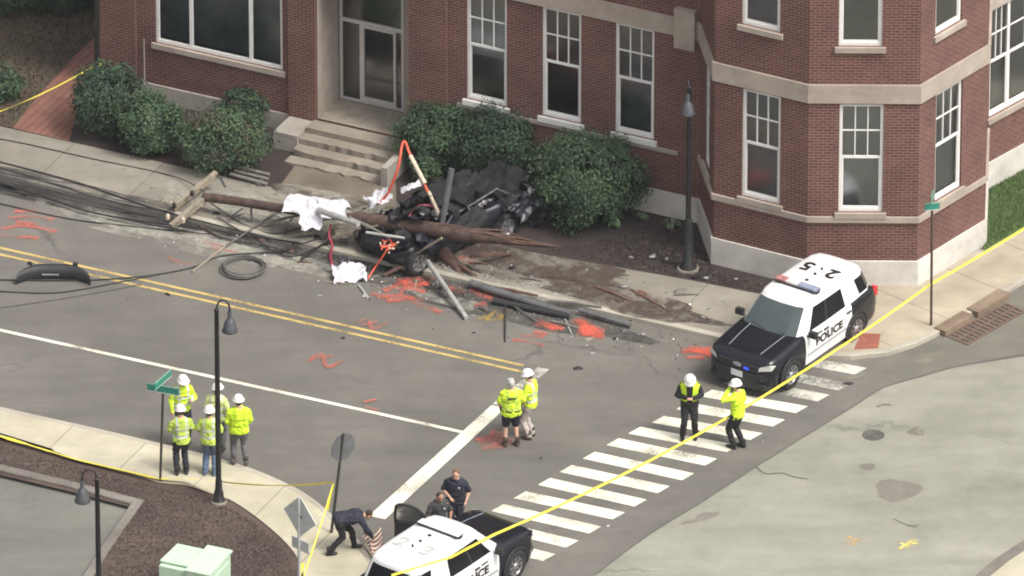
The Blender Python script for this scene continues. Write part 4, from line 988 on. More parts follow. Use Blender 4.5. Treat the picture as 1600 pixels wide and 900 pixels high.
def person(loc, heading, label, group=None, bend=0.0, top=None, top_mats=None, sleeves='long', legs='trousers', leg_mat=None, boot=None, hat='hard', skin=0, hair=0,
           la=None, ra=None, lf=None, rf=None, lk=None, rk=None, hips=None, head=(0, 0), height=1.78, vest=None, stripes=True, belt=False, badge=False, build=1.0, letters=False, over_arm=None):
    """x right, y forward, z up; joints given in metres for a 1.78 m figure"""
    s = height / 1.78
    root = empty('person', loc, heading, label, 'person', group)
    H = Vector(hips or (0, 0, 0.93)); S = Matrix.Scale(s, 4)
    Rb = Matrix.Rotation(-bend, 3, 'X')                       # bend forwards, about the hips
    def T(x, y, z): return H + Rb @ Vector((x * (0.5 + 0.5 * build), y, z - 0.93))
    hipL, hipR = H + Vector((-0.09, 0, -0.03)), H + Vector((0.09, 0, -0.03))
    fL, fR = Vector(lf or (-0.11, 0.0, 0.09)), Vector(rf or (0.11, 0.0, 0.09))
    def knee(h, f, k):
        if k: return Vector(k)
        m = (h + f) / 2; L = 0.86; d = (h - f).length; b = math.sqrt(max(0, (L / 2) ** 2 - (d / 2) ** 2)); return m + Vector((0, min(b, 0.4) + 0.02, 0))
    kL, kR = knee(hipL, fL, lk), knee(hipR, fR, rk)
    shL, shR = T(-0.182, 0, 1.40), T(0.182, 0, 1.40)
    eL, wL = [Vector(v) for v in (la or ((-0.27, -0.02, 1.14), (-0.27, 0.10, 0.90)))]
    eR, wR = [Vector(v) for v in (ra or ((0.27, -0.02, 1.14), (0.27, 0.10, 0.90)))]
    def torso(mb, e, z0=0.84, z1=1.50):
        prof = [(0.84, 0.155, 0.110), (0.93, 0.165, 0.120), (1.05, 0.150, 0.112), (1.18, 0.158, 0.115), (1.30, 0.178, 0.122), (1.40, 0.185, 0.110), (1.455, 0.15, 0.085), (1.50, 0.075, 0.068)]
        rows = []
        for z, rx, ry in prof:
            if z < z0 - 1e-6 or z > z1 + 1e-6: continue
            rx = (rx * build) + e; ry = (ry * build) + e
            rows.append([T(rx * math.cos(2 * math.pi * j / 18), ry * math.sin(2 * math.pi * j / 18), z) for j in range(18)])
        mb.grid(rows, 0, close_u=True); mb.fan(rows[0], 0, True); mb.fan(rows[-1])
    # ---- the body, one skin
    b = MB(); torso(b, 0); 
    for sh, e_, w_ in ((shL, eL, wL), (shR, eR, wR)):
        limb(b, sh, e_, 0.056 * build, 0.042); limb(b, e_, w_, 0.042, 0.028)
        t = (w_ - e_).normalized(); b.ell(w_ + t * 0.055, (0.035, 0.035, 0.052), t.to_track_quat('Z', 'Y').to_matrix(), 10, 6)
    for h_, k_, f_ in ((hipL, kL, fL), (hipR, kR, fR)):
        limb(b, h_, k_, 0.092 * build, 0.058); limb(b, k_, f_, 0.058, 0.038); b.ell(f_ + Vector((0, 0.06, -0.045)), (0.045, 0.125, 0.04), None, 10, 6)
    nk = T(0, 0.0, 1.47); hd = T(0, 0.015, 1.47) + (Rb @ Matrix.Rotation(-head[0], 3, 'X')) @ Vector((0, 0.02, 0.165))
    Rh = Matrix.Rotation(head[1], 3, 'Z') @ Rb @ Matrix.Rotation(-head[0], 3, 'X')
    if bend > 0.9: Rh = Matrix.Rotation(head[1], 3, 'Z') @ Matrix.Rotation(-head[0] - 0.6, 3, 'X'); hd = nk + Rb @ Vector((0, 0.03, 0.16))
    limb(b, nk - (hd - nk) * 0.1, hd - (hd - nk) * 0.2, 0.062, 0.056)
    b.ell(hd + Rh @ Vector((0, -0.012, 0.02)), (0.074, 0.094, 0.098), Rh, 14, 10); b.ell(hd + Rh @ Vector((0, 0.022, -0.055)), (0.055, 0.062, 0.062), Rh, 12, 8)
    b.ell(hd + Rh @ Vector((0, 0.098, -0.022)), (0.013, 0.018, 0.022), Rh, 8, 6)
    for sx in (-1, 1): b.ell(hd + Rh @ Vector((sx * 0.078, -0.01, -0.015)), (0.012, 0.022, 0.034), Rh, 8, 6)
    b.xform(S)
    body = remesh(b, [SKIN[skin], M_eye, M_lip], 'body', root, 0.0125, 1)
    # face and fingers, added to the same mesh
    ex = MB()
    for sx in (-1, 1): ex.ell(hd + Rh @ Vector((sx * 0.033, 0.079, 0.008)), (0.013, 0.008, 0.008), Rh, 8, 5, 1)
    ex.ell(hd + Rh @ Vector((0, 0.082, -0.062)), (0.026, 0.008, 0.007), Rh, 8, 5, 2)
    for sx, e_, w_ in ((-1, eL, wL), (1, eR, wR)):
        t = (w_ - e_).normalized(); sd = t.cross(Vector((0, 1, 0))); 
        if sd.length < 0.2: sd = t.cross(Vector((1, 0, 0)))
        sd.normalize(); nn = sd.cross(t).normalized(); base = w_ + t * 0.085
        for k, (o_, L) in enumerate(((-0.026, 0.060), (-0.009, 0.074), (0.009, 0.070), (0.026, 0.055))):
            p0 = base + nn * o_; p1 = p0 + t * L * 0.5 + sd * sx * 0.006; p2 = p1 + (t * 0.75 + sd * sx * -0.65).normalized() * L * 0.5
            ex.tube([p0 - t * 0.02, p1, p2], [0.0095, 0.009, 0.0065], 6)
        p0 = w_ + t * 0.035 + nn * 0.026; ex.tube([p0, p0 + (t + nn * 0.9).normalized() * 0.035, p0 + (t * 1.4 + nn * 0.6).normalized() * 0.065], [0.012, 0.010, 0.007], 6)
    ex.xform(S)
    bm = bmesh.new(); bm.from_mesh(body.data)
    vs_ = [bm.verts.new(p) for p in ex.v]
    for f, m in zip(ex.f, ex.m):
        try: fc = bm.faces.new([vs_[i] for i in f]); fc.material_index = m; fc.smooth = True
        except ValueError: pass
    bm.to_mesh(body.data); bm.free()
    # ---- clothing
    lm = MB()
    for h_, k_, f_ in ((hipL, kL, fL), (hipR, kR, fR)):
        if legs == 'shorts':
            limb(lm, h_, h_.lerp(k_, 0.95), 0.118 * build, 0.095)
        else:
            limb(lm, h_, k_, 0.110 * build, 0.078); limb(lm, k_, f_ + Vector((0, 0, 0.01)), 0.078, 0.070)
    torso(lm, 0.013, 0.84, 1.06); lm.xform(S)
    remesh(lm, [leg_mat], 'shorts' if legs == 'shorts' else 'trousers', root, 0.016, 2, None, 0.016)
    for f_ in (fL, fR):
        bo = MB(); limb(bo, f_ + Vector((0, -0.005, 0.10)), f_ + Vector((0, 0, -0.02)), 0.056, 0.058); bo.ell(f_ + Vector((0, 0.07, -0.045)), (0.054, 0.14, 0.048), None, 12, 8); bo.ell(f_ + Vector((0, -0.02, -0.05)), (0.05, 0.07, 0.042), None, 10, 6)
        bo.xform(S); remesh(bo, [boot or M_boot], 'boot', root, 0.016, 1)
    tm = MB(); torso(tm, 0.036, 0.84, 1.50)
    for sh, e_, w_, arm in ((shL, eL, wL, 'l'), (shR, eR, wR, 'r')):
        if sleeves == 'long': limb(tm, sh, e_, 0.072 * build, 0.060); limb(tm, e_, w_, 0.062, 0.050)
        else: limb(tm, sh, sh.lerp(e_, 0.85), 0.070 * build, 0.070)
    tm.xform(S)
    inv = Rb.inverted()
    Hs = H * s
    def zone(c):
        if not stripes: return 0
        q = inv @ (Vector(c) - Hs) / s; z = q.z + 0.93
        if abs(q.x) < 0.24:
            if 1.02 < z < 1.075 or 1.20 < z < 1.25: return 1
            if 0.085 < abs(q.x) < 0.13 and z > 1.075: return 1
        return 0
    tms = top_mats or [M_hi, M_refl]
    remesh(tm, tms, top or 'jacket', root, 0.0155, 2, zone, 0.022)
    if vest:
        vm = MB()
        rows = []
        for z, rx, ry in ((1.03, 0.155, 0.12), (1.13, 0.160, 0.125), (1.25, 0.182, 0.135), (1.35, 0.205, 0.13), (1.43, 0.205, 0.115), (1.485, 0.13, 0.085)):
            rows.append([T((rx * build + 0.040) * math.cos(2 * math.pi * (j / 20) + math.pi / 2 + 0.0), (ry * build + 0.040) * math.sin(2 * math.pi * (j / 20) + math.pi / 2), z) for j in range(1, 20)])
        # open V at the front: hem pulled in towards the chest centre
        vm.grid([r for r in rows], 0); vm.xform(S); vm.build('vest', [M_hi], root, world=False)
    if belt:
        bl = MB(); rows = []
        for z in (0.955, 1.0): rows.append([T((0.165 * build + 0.032) * math.cos(2 * math.pi * j / 20), (0.120 * build + 0.034) * math.sin(2 * math.pi * j / 20), z) for j in range(20)])
        bl.grid(rows, 0, close_u=True)
        for a in (0.4, 2.7): bl.box(T(0.20 * math.cos(a) * build, 0.15 * math.sin(a), 0.95), (0.06, 0.05, 0.13), Rb)
        bl.xform(S); bl.build('duty_belt', [M_belt], root, world=False)
    if badge:
        bd = MB(); bd.ell(T(-0.085, 0.148 * build, 1.32), (0.028, 0.012, 0.035), Rb, 8, 6); bd.xform(S); bd.build('badge', [M_badge], root, world=False)
    if letters:
        for k, (wd, z) in enumerate(((0.15, 1.335), (0.0, 0))):
            if not wd: continue
            lt = text_mesh('DPW', 0.085, 0.006); o = put_text(lt, M_navy, root, tuple(Vector(T(0, -0.155 * build, z)) * s), (math.pi / 2, 0, 0))
    # ---- hat or hair
    up = Rh @ Vector((0, 0, 1))
    if hat == 'hard':
        hm = MB(); c = hd + Rh @ Vector((0, -0.005, 0.045))
        prof = [(0.155, -0.008), (0.158, 0.0), (0.128, 0.012), (0.122, 0.04), (0.108, 0.085), (0.072, 0.118), (0.03, 0.130), (0.001, 0.132)]
        rows = [[c + Rh @ Vector((r * 0.93 * math.cos(2 * math.pi * j / 24), r * 1.08 * math.sin(2 * math.pi * j / 24) + (0.02 if r > 0.13 else 0), h)) for j in range(24)] for r, h in prof]
        hm.grid(rows, 0, close_u=True); hm.fan(rows[0], 0, True)
        hm.tube([c + Rh @ Vector((0, 0.10, 0.085)), c + Rh @ Vector((0, 0.05, 0.128)), c + Rh @ Vector((0, -0.05, 0.128)), c + Rh @ Vector((0, -0.10, 0.085))], 0.014, 6)
        hm.xform(S); hm.build('hard_hat', [M_hat], root, world=False)
    if hat == 'cap':
        hm = MB(); c = hd + Rh @ Vector((0, -0.012, 0.03)); hm.ell(c, (0.084, 0.104, 0.098), Rh, 14, 8); hm.box(c + Rh @ Vector((0, 0.13, 0.02)), (0.13, 0.10, 0.012), Rh); hm.xform(S); hm.build('cap', [M_cap], root, world=False)
    hh = MB(); hh.ell(hd + Rh @ Vector((0, -0.030, 0.028 if hat is None else 0.0)), (0.080, 0.088, 0.103 if hat is None else 0.085), Rh, 14, 8); hh.xform(S); hh.build('hair', [M_hair[hair]], root, world=False)
    return root
def at_px(x, y, z=KH): p = P(x, y, z); return (p.x, p.y, z)
crew = 'utility crew watching from the near pavement'
# heading 0: facing away from the camera (+Y)
back = R(0)
person(at_px(284, 741), R(12), 'worker in short-sleeved lime vest and navy trousers nearest the street-name pole', crew, top_mats=[M_hi2, M_refl], sleeves='short', leg_mat=M_navy, la=((-0.27, 0.03, 1.16), (-0.20, 0.24, 1.06)), ra=((0.29, 0.0, 1.16), (0.22, 0.24, 1.12)), boot=M_bootb, head=(0.15, 0.2))
person(at_px(286, 690), R(196), 'worker with long reddish hair in a bright yellow jacket behind the green street-name sign', crew, top_mats=[M_hi, M_refl], sleeves='long', leg_mat=M_navy, hair=1, la=((-0.28, 0.05, 1.15), (-0.16, 0.25, 1.2)), boot=M_bootb, head=(0.25, 0.1))
person(at_px(340, 706), R(-20), 'worker in faded yellow shirt half hidden behind the tall lamp post', crew, top_mats=[M_hi3, M_refl], sleeves='short', leg_mat=M_greycl, boot=M_boot, skin=1)
person(at_px(328, 742), R(-8), 'worker in blue jeans and short-sleeved lime vest close by the lamp post', crew, top_mats=[M_hi2, M_refl], sleeves='short', leg_mat=M_jean, la=((-0.28, 0.0, 1.16), (-0.22, 0.20, 1.02)), ra=((0.28, 0.0, 1.16), (0.22, 0.20, 1.02)), boot=M_jean, hair=0)
person(at_px(374, 725), R(8), 'worker seen from behind in a plain bright yellow long-sleeved jacket and grey trousers', crew, top_mats=[M_hi, mat('hi_vis_seam', (0.42, 0.60, 0.02), 0.8)], leg_mat=M_greycl, la=((-0.27, 0.0, 1.15), (-0.18, 0.17, 0.97)), ra=((0.27, 0.0, 1.15), (0.20, 0.15, 0.97)), lf=(-0.13, 0.02, 0.09), rf=(0.15, -0.08, 0.09), boot=M_boot, build=1.12, stripes=True)
duo = 'two workers talking by the stop bar'
person(at_px(799, 697, 0), R(6), 'stocky worker in navy shorts, grey cap and yellow short-sleeved shirt with dark lettering', duo, top='shirt', top_mats=[M_hi, M_hi2], sleeves='short', legs='shorts', leg_mat=M_navy, hat='cap', hair=2, boot=M_boot, la=((-0.29, 0.02, 1.17), (-0.24, 0.12, 0.94)), ra=((0.30, 0.02, 1.17), (0.26, 0.18, 0.98)), lf=(-0.14, 0, 0.09), rf=(0.14, 0, 0.09), build=1.14, letters=True, belt=True)
person(at_px(829, 684, 0), R(68), 'worker in pale trousers, white hard hat and yellow vest turned towards the man in shorts', duo, top_mats=[M_hi, M_refl], sleeves='long', leg_mat=M_pale, la=((-0.27, 0.06, 1.17), (-0.12, 0.26, 1.15)), ra=((0.27, 0.02, 1.15), (0.22, 0.20, 1.02)), boot=M_boot, head=(0.2, 0.1))
pair = 'two people in hard hats on the zebra crossing'
person(at_px(1077, 684, 0), R(180), 'person in dark uniform with open yellow vest, head bowed, standing on the zebra crossing', pair, top='uniform_shirt', top_mats=[M_blackcl, M_blackcl], leg_mat=M_blackcl, vest=True, la=((-0.29, 0.05, 1.16), (-0.07, 0.25, 1.18)), ra=((0.29, 0.05, 1.16), (0.07, 0.25, 1.18)), lf=(-0.14, 0.0, 0.09), rf=(0.16, 0.06, 0.09), boot=M_bootb, head=(0.65, 0), stripes=False, belt=True)
person(at_px(1152, 700, 0), R(60), 'person in yellow jacket and black trousers raising one arm to the face behind the tape', pair, top_mats=[M_hi, M_hi], leg_mat=M_blackcl, la=((-0.33, 0.20, 1.36), (-0.05, 0.20, 1.53)), ra=((0.27, -0.02, 1.16), (0.20, 0.16, 1.00)), lf=(-0.08, 0.06, 0.09), rf=(0.10, -0.10, 0.09), boot=M_bootb, head=(0.1, 0.25), stripes=False)
offs = 'police officers beside the car with the open door'
person(at_px(713, 836, 0), R(172), 'police officer in navy uniform standing bareheaded beyond the car with the open door', offs, top='uniform_shirt', top_mats=[M_navy, M_navy], sleeves='short', leg_mat=M_navy, hat=None, hair=1, badge=True, belt=True, la=((-0.30, 0.0, 1.17), (-0.24, 0.14, 0.98)), ra=((0.30, 0.02, 1.18), (0.10, 0.24, 1.10)), boot=M_bootb, stripes=False, head=(0.3, 0), build=1.1)
person(at_px(686, 868, 0), R(200), 'shorter officer standing between the open car door and the taller officer', offs, top='uniform_shirt', top_mats=[mat('dark_grey_cloth', (0.035, 0.036, 0.04), 0.85, var=0.3), M_navy], sleeves='short', leg_mat=M_navy, hat=None, hair=0, skin=1, badge=True, la=((-0.30, 0.0, 1.17), (-0.24, 0.12, 0.96)), ra=((0.30, 0.04, 1.17), (0.24, 0.20, 1.0)), boot=M_bootb, stripes=False, head=(0.3, 0.2), height=1.72)
person(at_px(536, 862), R(-80), 'officer in dark uniform bent double over the striped cloth on the pavement', offs, top='uniform_shirt', top_mats=[M_navy, M_navy], leg_mat=M_blackcl, hat=None, hair=0, bend=R(84), hips=(0, -0.10, 0.86), la=((-0.24, 0.50, 0.62), (-0.14, 0.58, 0.36)), ra=((0.24, 0.52, 0.66), (0.14, 0.64, 0.42)), lf=(-0.12, 0.28, 0.09), rf=(0.12, -0.34, 0.09), boot=M_bootb, stripes=False, head=(0.2, 0), belt=True, build=1.08)
# ================================================================== the crash: fallen pole, wrecked car, cloths, cables, splinters
from mathutils import noise as mn
M_wreck = mat('wreck_paint', (0.009, 0.010, 0.018), 0.4, var=0.4, scale=3, spec=0.5)
M_soot = mat('wreck_soot', (0.011, 0.0105, 0.012), 0.8, var=0.5, scale=5, bump=0.3)
M_wmetal = mat('torn_metal', (0.10, 0.10, 0.115), 0.45, 0.5, var=0.5, scale=7)
M_palemetal = mat('bare_metal', (0.42, 0.42, 0.43), 0.4, 0.5, var=0.3, scale=6)
M_pole = mat('creosote_pole', (0.074, 0.046, 0.037), 0.9, var=0.6, scale=5, bump=0.5)
M_split = mat('split_wood', (0.115, 0.065, 0.05), 0.9, var=0.45, scale=9, bump=0.4)
M_oldwood = mat('weathered_wood', (0.24, 0.205, 0.155), 0.9, var=0.35, scale=7, bump=0.3)
M_greywood = mat('grey_wood', (0.15, 0.14, 0.125), 0.9, var=0.35, scale=7)
M_cloth = mat('white_sheet', (0.56, 0.55, 0.59), 0.85, var=0.22, scale=5)
M_orange = mat('orange_conduit', (0.62, 0.10, 0.055), 0.5, var=0.2, scale=6)
M_red = mat('red_strap', (0.34, 0.035, 0.06), 0.6, var=0.3, scale=8)
M_cable = mat('black_cable', (0.022, 0.021, 0.022), 0.6, var=0.3)
M_cableg = mat('grey_cable', (0.10, 0.095, 0.09), 0.6, var=0.3)
M_pipe = mat('grey_pipe', (0.36, 0.355, 0.34), 0.5, 0.2, var=0.25, scale=5)
M_pipedk = mat('dull_pipe', (0.135, 0.135, 0.14), 0.5, 0.3, var=0.3, scale=5)
M_cream = mat('cream_insulator', (0.56, 0.46, 0.36), 0.6, var=0.2)

# ---- wrecked car: front crushed, roof pressed in, glass gone
w0 = P(684, 380); wroot = empty('wrecked_car', (w0.x, w0.y, 0), R(221), 'crushed dark saloon car lying under the fallen utility pole against the bushes', 'wrecked car')
SED = [(1.95, 0.60, 0.56, 0.50, 0.26), (1.85, 0.76, 0.70, 0.62, 0.22), (1.6, 0.86, 0.80, 0.74, 0.20), (1.2, 0.89, 0.88, 0.80, 0.2), (0.85, 0.895, 0.95, 0.88, 0.2), (0.6, 0.90, 0.95, 0.92, 0.2), (-0.9, 0.90, 0.97, 0.95, 0.2), (-1.4, 0.90, 1.0, 0.97, 0.22), (-1.95, 0.86, 1.0, 0.95, 0.28), (-2.3, 0.74, 0.90, 0.82, 0.36)]
def crush(p, amp=0.11):
    v = Vector(p); k = mn.noise_vector(v * 1.7 + Vector((3, 7, 1))) * amp + mn.noise_vector(v * 4.5) * amp * 0.55
    v = v + k
    d = math.exp(-((v.x - 1.1) / 0.8) ** 2) * max(0.0, v.z - 0.35)          # dent where the pole lies
    v.z -= 0.34 * d * (0.6 + 0.8 * mn.noise(v * 2.2)); v.x -= 0.12 * max(0, v.x - 1.3)
    return tuple(v)
xs, (w, zt, zs, zb) = body_rows(SED, 60)
full = []
for i, x in enumerate(xs):
    sct = section(w[i], zt[i], zs[i], zb[i]); s = [(x, y, z) for y, z in sct]
    full.append([(p[0], -p[1], p[2]) for p in s[::-1]] + s[1:])
mb = MB(); nc = len(full[0])
for a in range(len(xs) - 1):
    for b in range(nc - 1):
        q = [full[a][b], full[a][b + 1], full[a + 1][b + 1], full[a + 1][b]]
        cx, cy, cz = [sum(p[k] for p in q) / 4 for k in range(3)]
        if -1.35 < cx < 0.62 and abs(cy) < 0.74 and cz > 0.8: continue           # open cabin
        if cx > 0.85 and cx < 1.6 and cz > 0.8 and abs(cy) < 0.6 and mn.noise(Vector((cx * 2.5, cy * 2.5, 0))) > 0.1: continue   # torn bonnet
        mb.face([crush(p) for p in q], 0 if mn.noise(Vector((cx, cy, cz)) * 1.3) < 0.25 else 1, None, True)
mb.fan([crush(p) for p in full[0]], 0, False, True); mb.fan([crush(p) for p in full[-1]], 1, True, True)
wbdy = mb.build('body', [M_wreck, M_soot], wroot, world=False); merge(wbdy)
mb = MB(); rows = []
for i in range(15):
    x = -1.45 + 1.55 * i / 14; rows.append([crush((x, 0.60 * (j / 10 - 0.5) * 2, 1.24 + 0.05 * math.sin(math.pi * j / 10) - 0.30 * max(0, x + 0.6) - 0.12 * (j / 10)), 0.13) for j in range(11)])
mb.grid(rows, 0); rf_ = mb.build('roof', [M_soot], wroot, world=False)
mb = MB()
for sd in (1, -1):
    for a, b in (((0.62, 0.84 * sd, 0.90), (0.05, 0.60 * sd, 1.02)), ((-0.35, 0.86 * sd, 0.92), (-0.38, 0.62 * sd, 1.2)), ((-1.75, 0.78 * sd, 0.96), (-1.35, 0.58 * sd, 1.22)), ((0.05, 0.60 * sd, 1.02), (-1.35, 0.60 * sd, 1.24))):
        mb.tube([crush(a, 0.03), crush([(a[k] + b[k]) / 2 for k in range(3)], 0.05), crush(b, 0.03)], 0.032, 6)
mb.build('roof_frame', M_wmetal, wroot, world=False)
mb = MB(); mb.box((-0.45, 0, 0.50), (2.0, 1.5, 0.3)); mb.box((-0.1, 0.38, 0.85), (0.18, 0.5, 0.6), Matrix.Rotation(0.25, 3, 'Y')); mb.box((-0.1, -0.38, 0.85), (0.18, 0.5, 0.6), Matrix.Rotation(0.35, 3, 'Y')); mb.box((-1.1, 0, 0.8), (0.18, 1.3, 0.5), Matrix.Rotation(0.3, 3, 'Y')); mb.build('interior', M_seat, wroot, world=False)
for x, sd, lift in ((1.38, 1, 0.0), (1.38, -1, 0.02), (-1.38, 1, 0.0), (-1.38, -1, 0.0)):
    tw_ = make_wheel(wroot, x, sd * 0.86, 0.335, 0.22, sd, hub=False, spokes=6)
# engine lump and buckled panels
mb = MB()
for k in range(9):
    rg = random.Random(k); mb.box((1.25 + rg.uniform(-0.35, 0.35), rg.uniform(-0.5, 0.5), 0.72 + rg.uniform(-0.1, 0.12)), (rg.uniform(0.12, 0.4), rg.uniform(0.1, 0.35), rg.uniform(0.1, 0.25)), Euler((rg.uniform(-0.6, 0.6), rg.uniform(-0.6, 0.6), rg.uniform(0, 3))).to_matrix())
mb.build('engine', M_soot, wroot, world=False)
def crumple(w, d, seed, amp=0.08, n=12, curve=0.0):
    rows = []
    for i in range(n):
        r = []
        for j in range(n):
            u, v = i / (n - 1) - 0.5, j / (n - 1) - 0.5
            p = Vector((u * w, v * d, 0)); q = Vector((u * 3.1 + seed * 3.7, v * 3.1 - seed, seed * 0.7))
            e = 1 + 0.22 * mn.noise(q * 1.3)
            r.append(Vector((p.x * e, p.y * e, amp * 1.6 * abs(mn.noise(q)) + amp * 0.9 * mn.noise(q * 2.6) + curve * (u * u))))
        rows.append(r)
    return rows
def panel(name, M, w, d, seed, m, parent=None, amp=0.08, thick=0.0, curve=0.0, world=True, n=12):
    mb = MB(); rows = [[M @ p for p in r] for r in crumple(w, d, seed, amp, n, curve)]
    mb.grid(rows, 0); 
    o = mb.build(name, m, parent, world=world, at=tuple(M.translation))
    if thick:
        bm = bmesh.new(); bm.from_mesh(o.data); bmesh.ops.solidify(bm, geom=bm.faces, thickness=thick); bm.to_mesh(o.data); bm.free()
    return o
def TR(loc, e=(0, 0, 0)): return Matrix.Translation(loc) @ Euler(e).to_matrix().to_4x4()
panel('bonnet', TR((0.95, 0.25, 1.02), (0.3, -0.55, 0.4)), 0.9, 1.1, 3, M_wreck, wroot, 0.16, world=False)
panel('boot_lid', TR((-1.95, 0.05, 1.06), (0.1, 0.35, 0.1)), 0.9, 1.3, 5, M_soot, wroot, 0.12, world=False)
panel('wing_panel', TR((1.5, -0.75, 0.72), (0.8, 0.2, 0.2)), 0.7, 0.5, 6, M_wreck, wroot, 0.12, world=False)
mb = MB(); mb.tube([(-2.05, 0.85, 0.45), (-2.3, 0.95, 0.7), (-2.35, 0.7, 0.95), (-2.2, 0.4, 1.05)], 0.03, 6); mb.tube([(-2.2, 0.95, 0.3), (-2.45, 0.7, 0.35), (-2.5, 0.3, 0.5)], 0.025, 6); mb.build('axle_frame', M_wmetal, wroot, world=False)
panel('airbag', TR((0.35, 0.35, 0.98), (0.2, -0.3, 0.2)), 0.62, 0.55, 9, mat('limp_airbag', (0.42, 0.40, 0.43), 0.9, var=0.15), wroot, 0.14, world=False)
panel('airbag', TR((-0.75, 0.72, 1.0), (0.9, 0.1, 0.1)), 0.6, 0.4, 12, mat('limp_airbag', (0.42, 0.40, 0.43)), wroot, 0.10, world=False)

# torn panels lying over and against the wreck
for k, (x, y, z, e, wd, dp, m) in enumerate(((0.9, -0.95, 0.45, (1.1, 0.1, 0.3), 0.8, 0.5, M_wreck), (-0.6, -0.98, 0.62, (1.3, 0.15, 0.05), 1.0, 0.6, M_soot), (-2.2, 0.5, 0.5, (0.2, 1.0, 0.4), 0.7, 0.9, M_soot), (-2.35, 0.95, 0.3, (0.9, 0.4, 0.9), 0.6, 0.7, M_wmetal), (1.7, 0.4, 0.5, (0.2, -0.9, 0.2), 0.7, 1.0, M_soot), (1.1, 0.9, 0.8, (-0.6, -0.3, 0.5), 0.8, 0.6, M_wreck), (-0.2, 0.95, 0.9, (-0.9, 0.2, 0.1), 0.9, 0.5, M_soot), (0.35, -0.3, 1.05, (0.4, -0.5, 0.7), 0.7, 0.8, M_soot), (-1.15, 1.0, 0.55, (1.2, 0.2, 0.5), 0.7, 0.5, M_soot), (-1.9, 0.95, 0.75, (-1.0, 0.3, 0.2), 0.8, 0.5, M_wreck), (-0.8, 0.2, 1.25, (0.2, 0.15, 0.4), 1.2, 0.9, M_soot))):
    panel('torn_panel', TR((x, y, z), e), wd, dp, 30 + k, m, wroot, 0.18, world=False, n=10)
for k in range(16):
    rg = random.Random(1500 + k); mb = MB(); x, y, z = rg.uniform(-2.2, 2.0), rg.choice((-1, 1)) * rg.uniform(0.3, 1.0), rg.uniform(0.5, 1.15); L = rg.uniform(0.3, 0.9); a = rg.uniform(0, 6.28); el = rg.gauss(0.2, 0.5)
    d = Vector((math.cos(a), math.sin(a), el)).normalized(); p = Vector((x, y, z)); q_ = [p, p + d * L * 0.4 + Vector((0, 0, rg.gauss(0.05, 0.06))), p + d * L * 0.75 + Vector((rg.gauss(0, 0.08), rg.gauss(0, 0.08), 0)), p + d * L]
    wd_ = rg.uniform(0.03, 0.10); s_ = d.cross(Vector((0, 0, 1))).normalized() * wd_
    qq = smooth_path(q_, 4); mb.grid([[v - s_ for v in qq], [v + s_ * rg.uniform(0.6, 1) + Vector((0, 0, 0.03)) for v in qq]], 0, smooth=False)
    mb.build('metal_strip', (M_wmetal, M_soot, M_wmetal, M_palemetal, M_wreck)[k % 5], wroot, world=False)
for k in range(9):
    mb = MB(); rg = random.Random(400 + k); p = Vector((rg.uniform(0.7, 1.95), rg.uniform(-0.9, 0.9), rg.uniform(0.55, 1.0))); d = Vector((rg.gauss(0, 1), rg.gauss(0, 1), rg.gauss(0, 0.6))).normalized() * rg.uniform(0.15, 0.45)
    mb.tube([p, p + d * 0.5 + Vector((0, 0, 0.06)), p + d], rg.uniform(0.01, 0.02), 5); mb.build('hose', M_soot, wroot, world=False)
# ---- the fallen utility pole
A = P(318, 308, 0.50); B = P(872, 386, 1.30)
pole = empty('utility_pole', tuple(P(560, 400, 0)), 0, 'snapped brown wooden utility pole fallen across the wrecked car', 'utility pole')
mb = MB(); n = 60; pts = []; rr = []
for i in range(n + 1):
    t = i / n; p = A.lerp(B, t); pts.append(p + Vector((0, 0, 0.03 * mn.noise(Vector((t * 6, 0, 0)))))); rr.append((0.11 if t < 0.43 else 0.178) * (1 + 0.06 * mn.noise(Vector((t * 22, 5, 0)))) if t < 0.70 else 0.18 * max(0.0, 1 - (t - 0.70) / 0.30) ** 0.7 + 0.015)
mb.tube(pts, rr, 14); mb.build('pole_shaft', M_pole, pole)
sm = MB(); dirp = (B - A).normalized()
for k in range(34):
    rg = random.Random(100 + k); t0 = rg.uniform(0.62, 0.88); p0 = A.lerp(B, t0); L = rg.uniform(0.5, 1.5); o1 = Vector((rg.gauss(0, 0.05), rg.gauss(0, 0.05), rg.gauss(0.05, 0.05)))
    sm.tube([p0 + o1 * 0.8, p0 + dirp * L * 0.5 + o1 * 1.2, p0 + dirp * L + o1 * 1.2 + Vector((0, 0, rg.gauss(-0.03, 0.04)))], [0.04, 0.025, 0.004], 5)
sm.build('splintered_end', M_split, pole)
for (p0, p1, z0, z1) in (((270, 326), (338, 271), 0.20, 0.55), ((268, 354), (322, 308), 0.16, 0.5)):
    cm = MB(); cm.bar(P(*p0, z0), P(*p1, z1), 0.12, 0.14); cm.build('crossarm', M_oldwood, pole)
im = MB()
for i, (x, y, z) in enumerate(((272, 322, 0.36), (286, 345, 0.38), (300, 303, 0.5), (262, 340, 0.3))):
    im = MB(); im.lathe(P(x, y, z), [(0.03, -0.06), (0.06, -0.02), (0.045, 0.02), (0.06, 0.05), (0.02, 0.10)], 10); im.build('insulator', M_cream if i % 2 else M_cable, pole)
for (p0, p1) in (((392, 325, 0.5), (394, 345, 0.2)), ((380, 325, 0.5), (362, 338, 0.3)), ((340, 272, 0.55), (352, 292, 0.6))):
    bm2 = MB(); bm2.bar(P(*p0), P(*p1), 0.05, 0.02); bm2.build('brace', M_wmetal, pole)
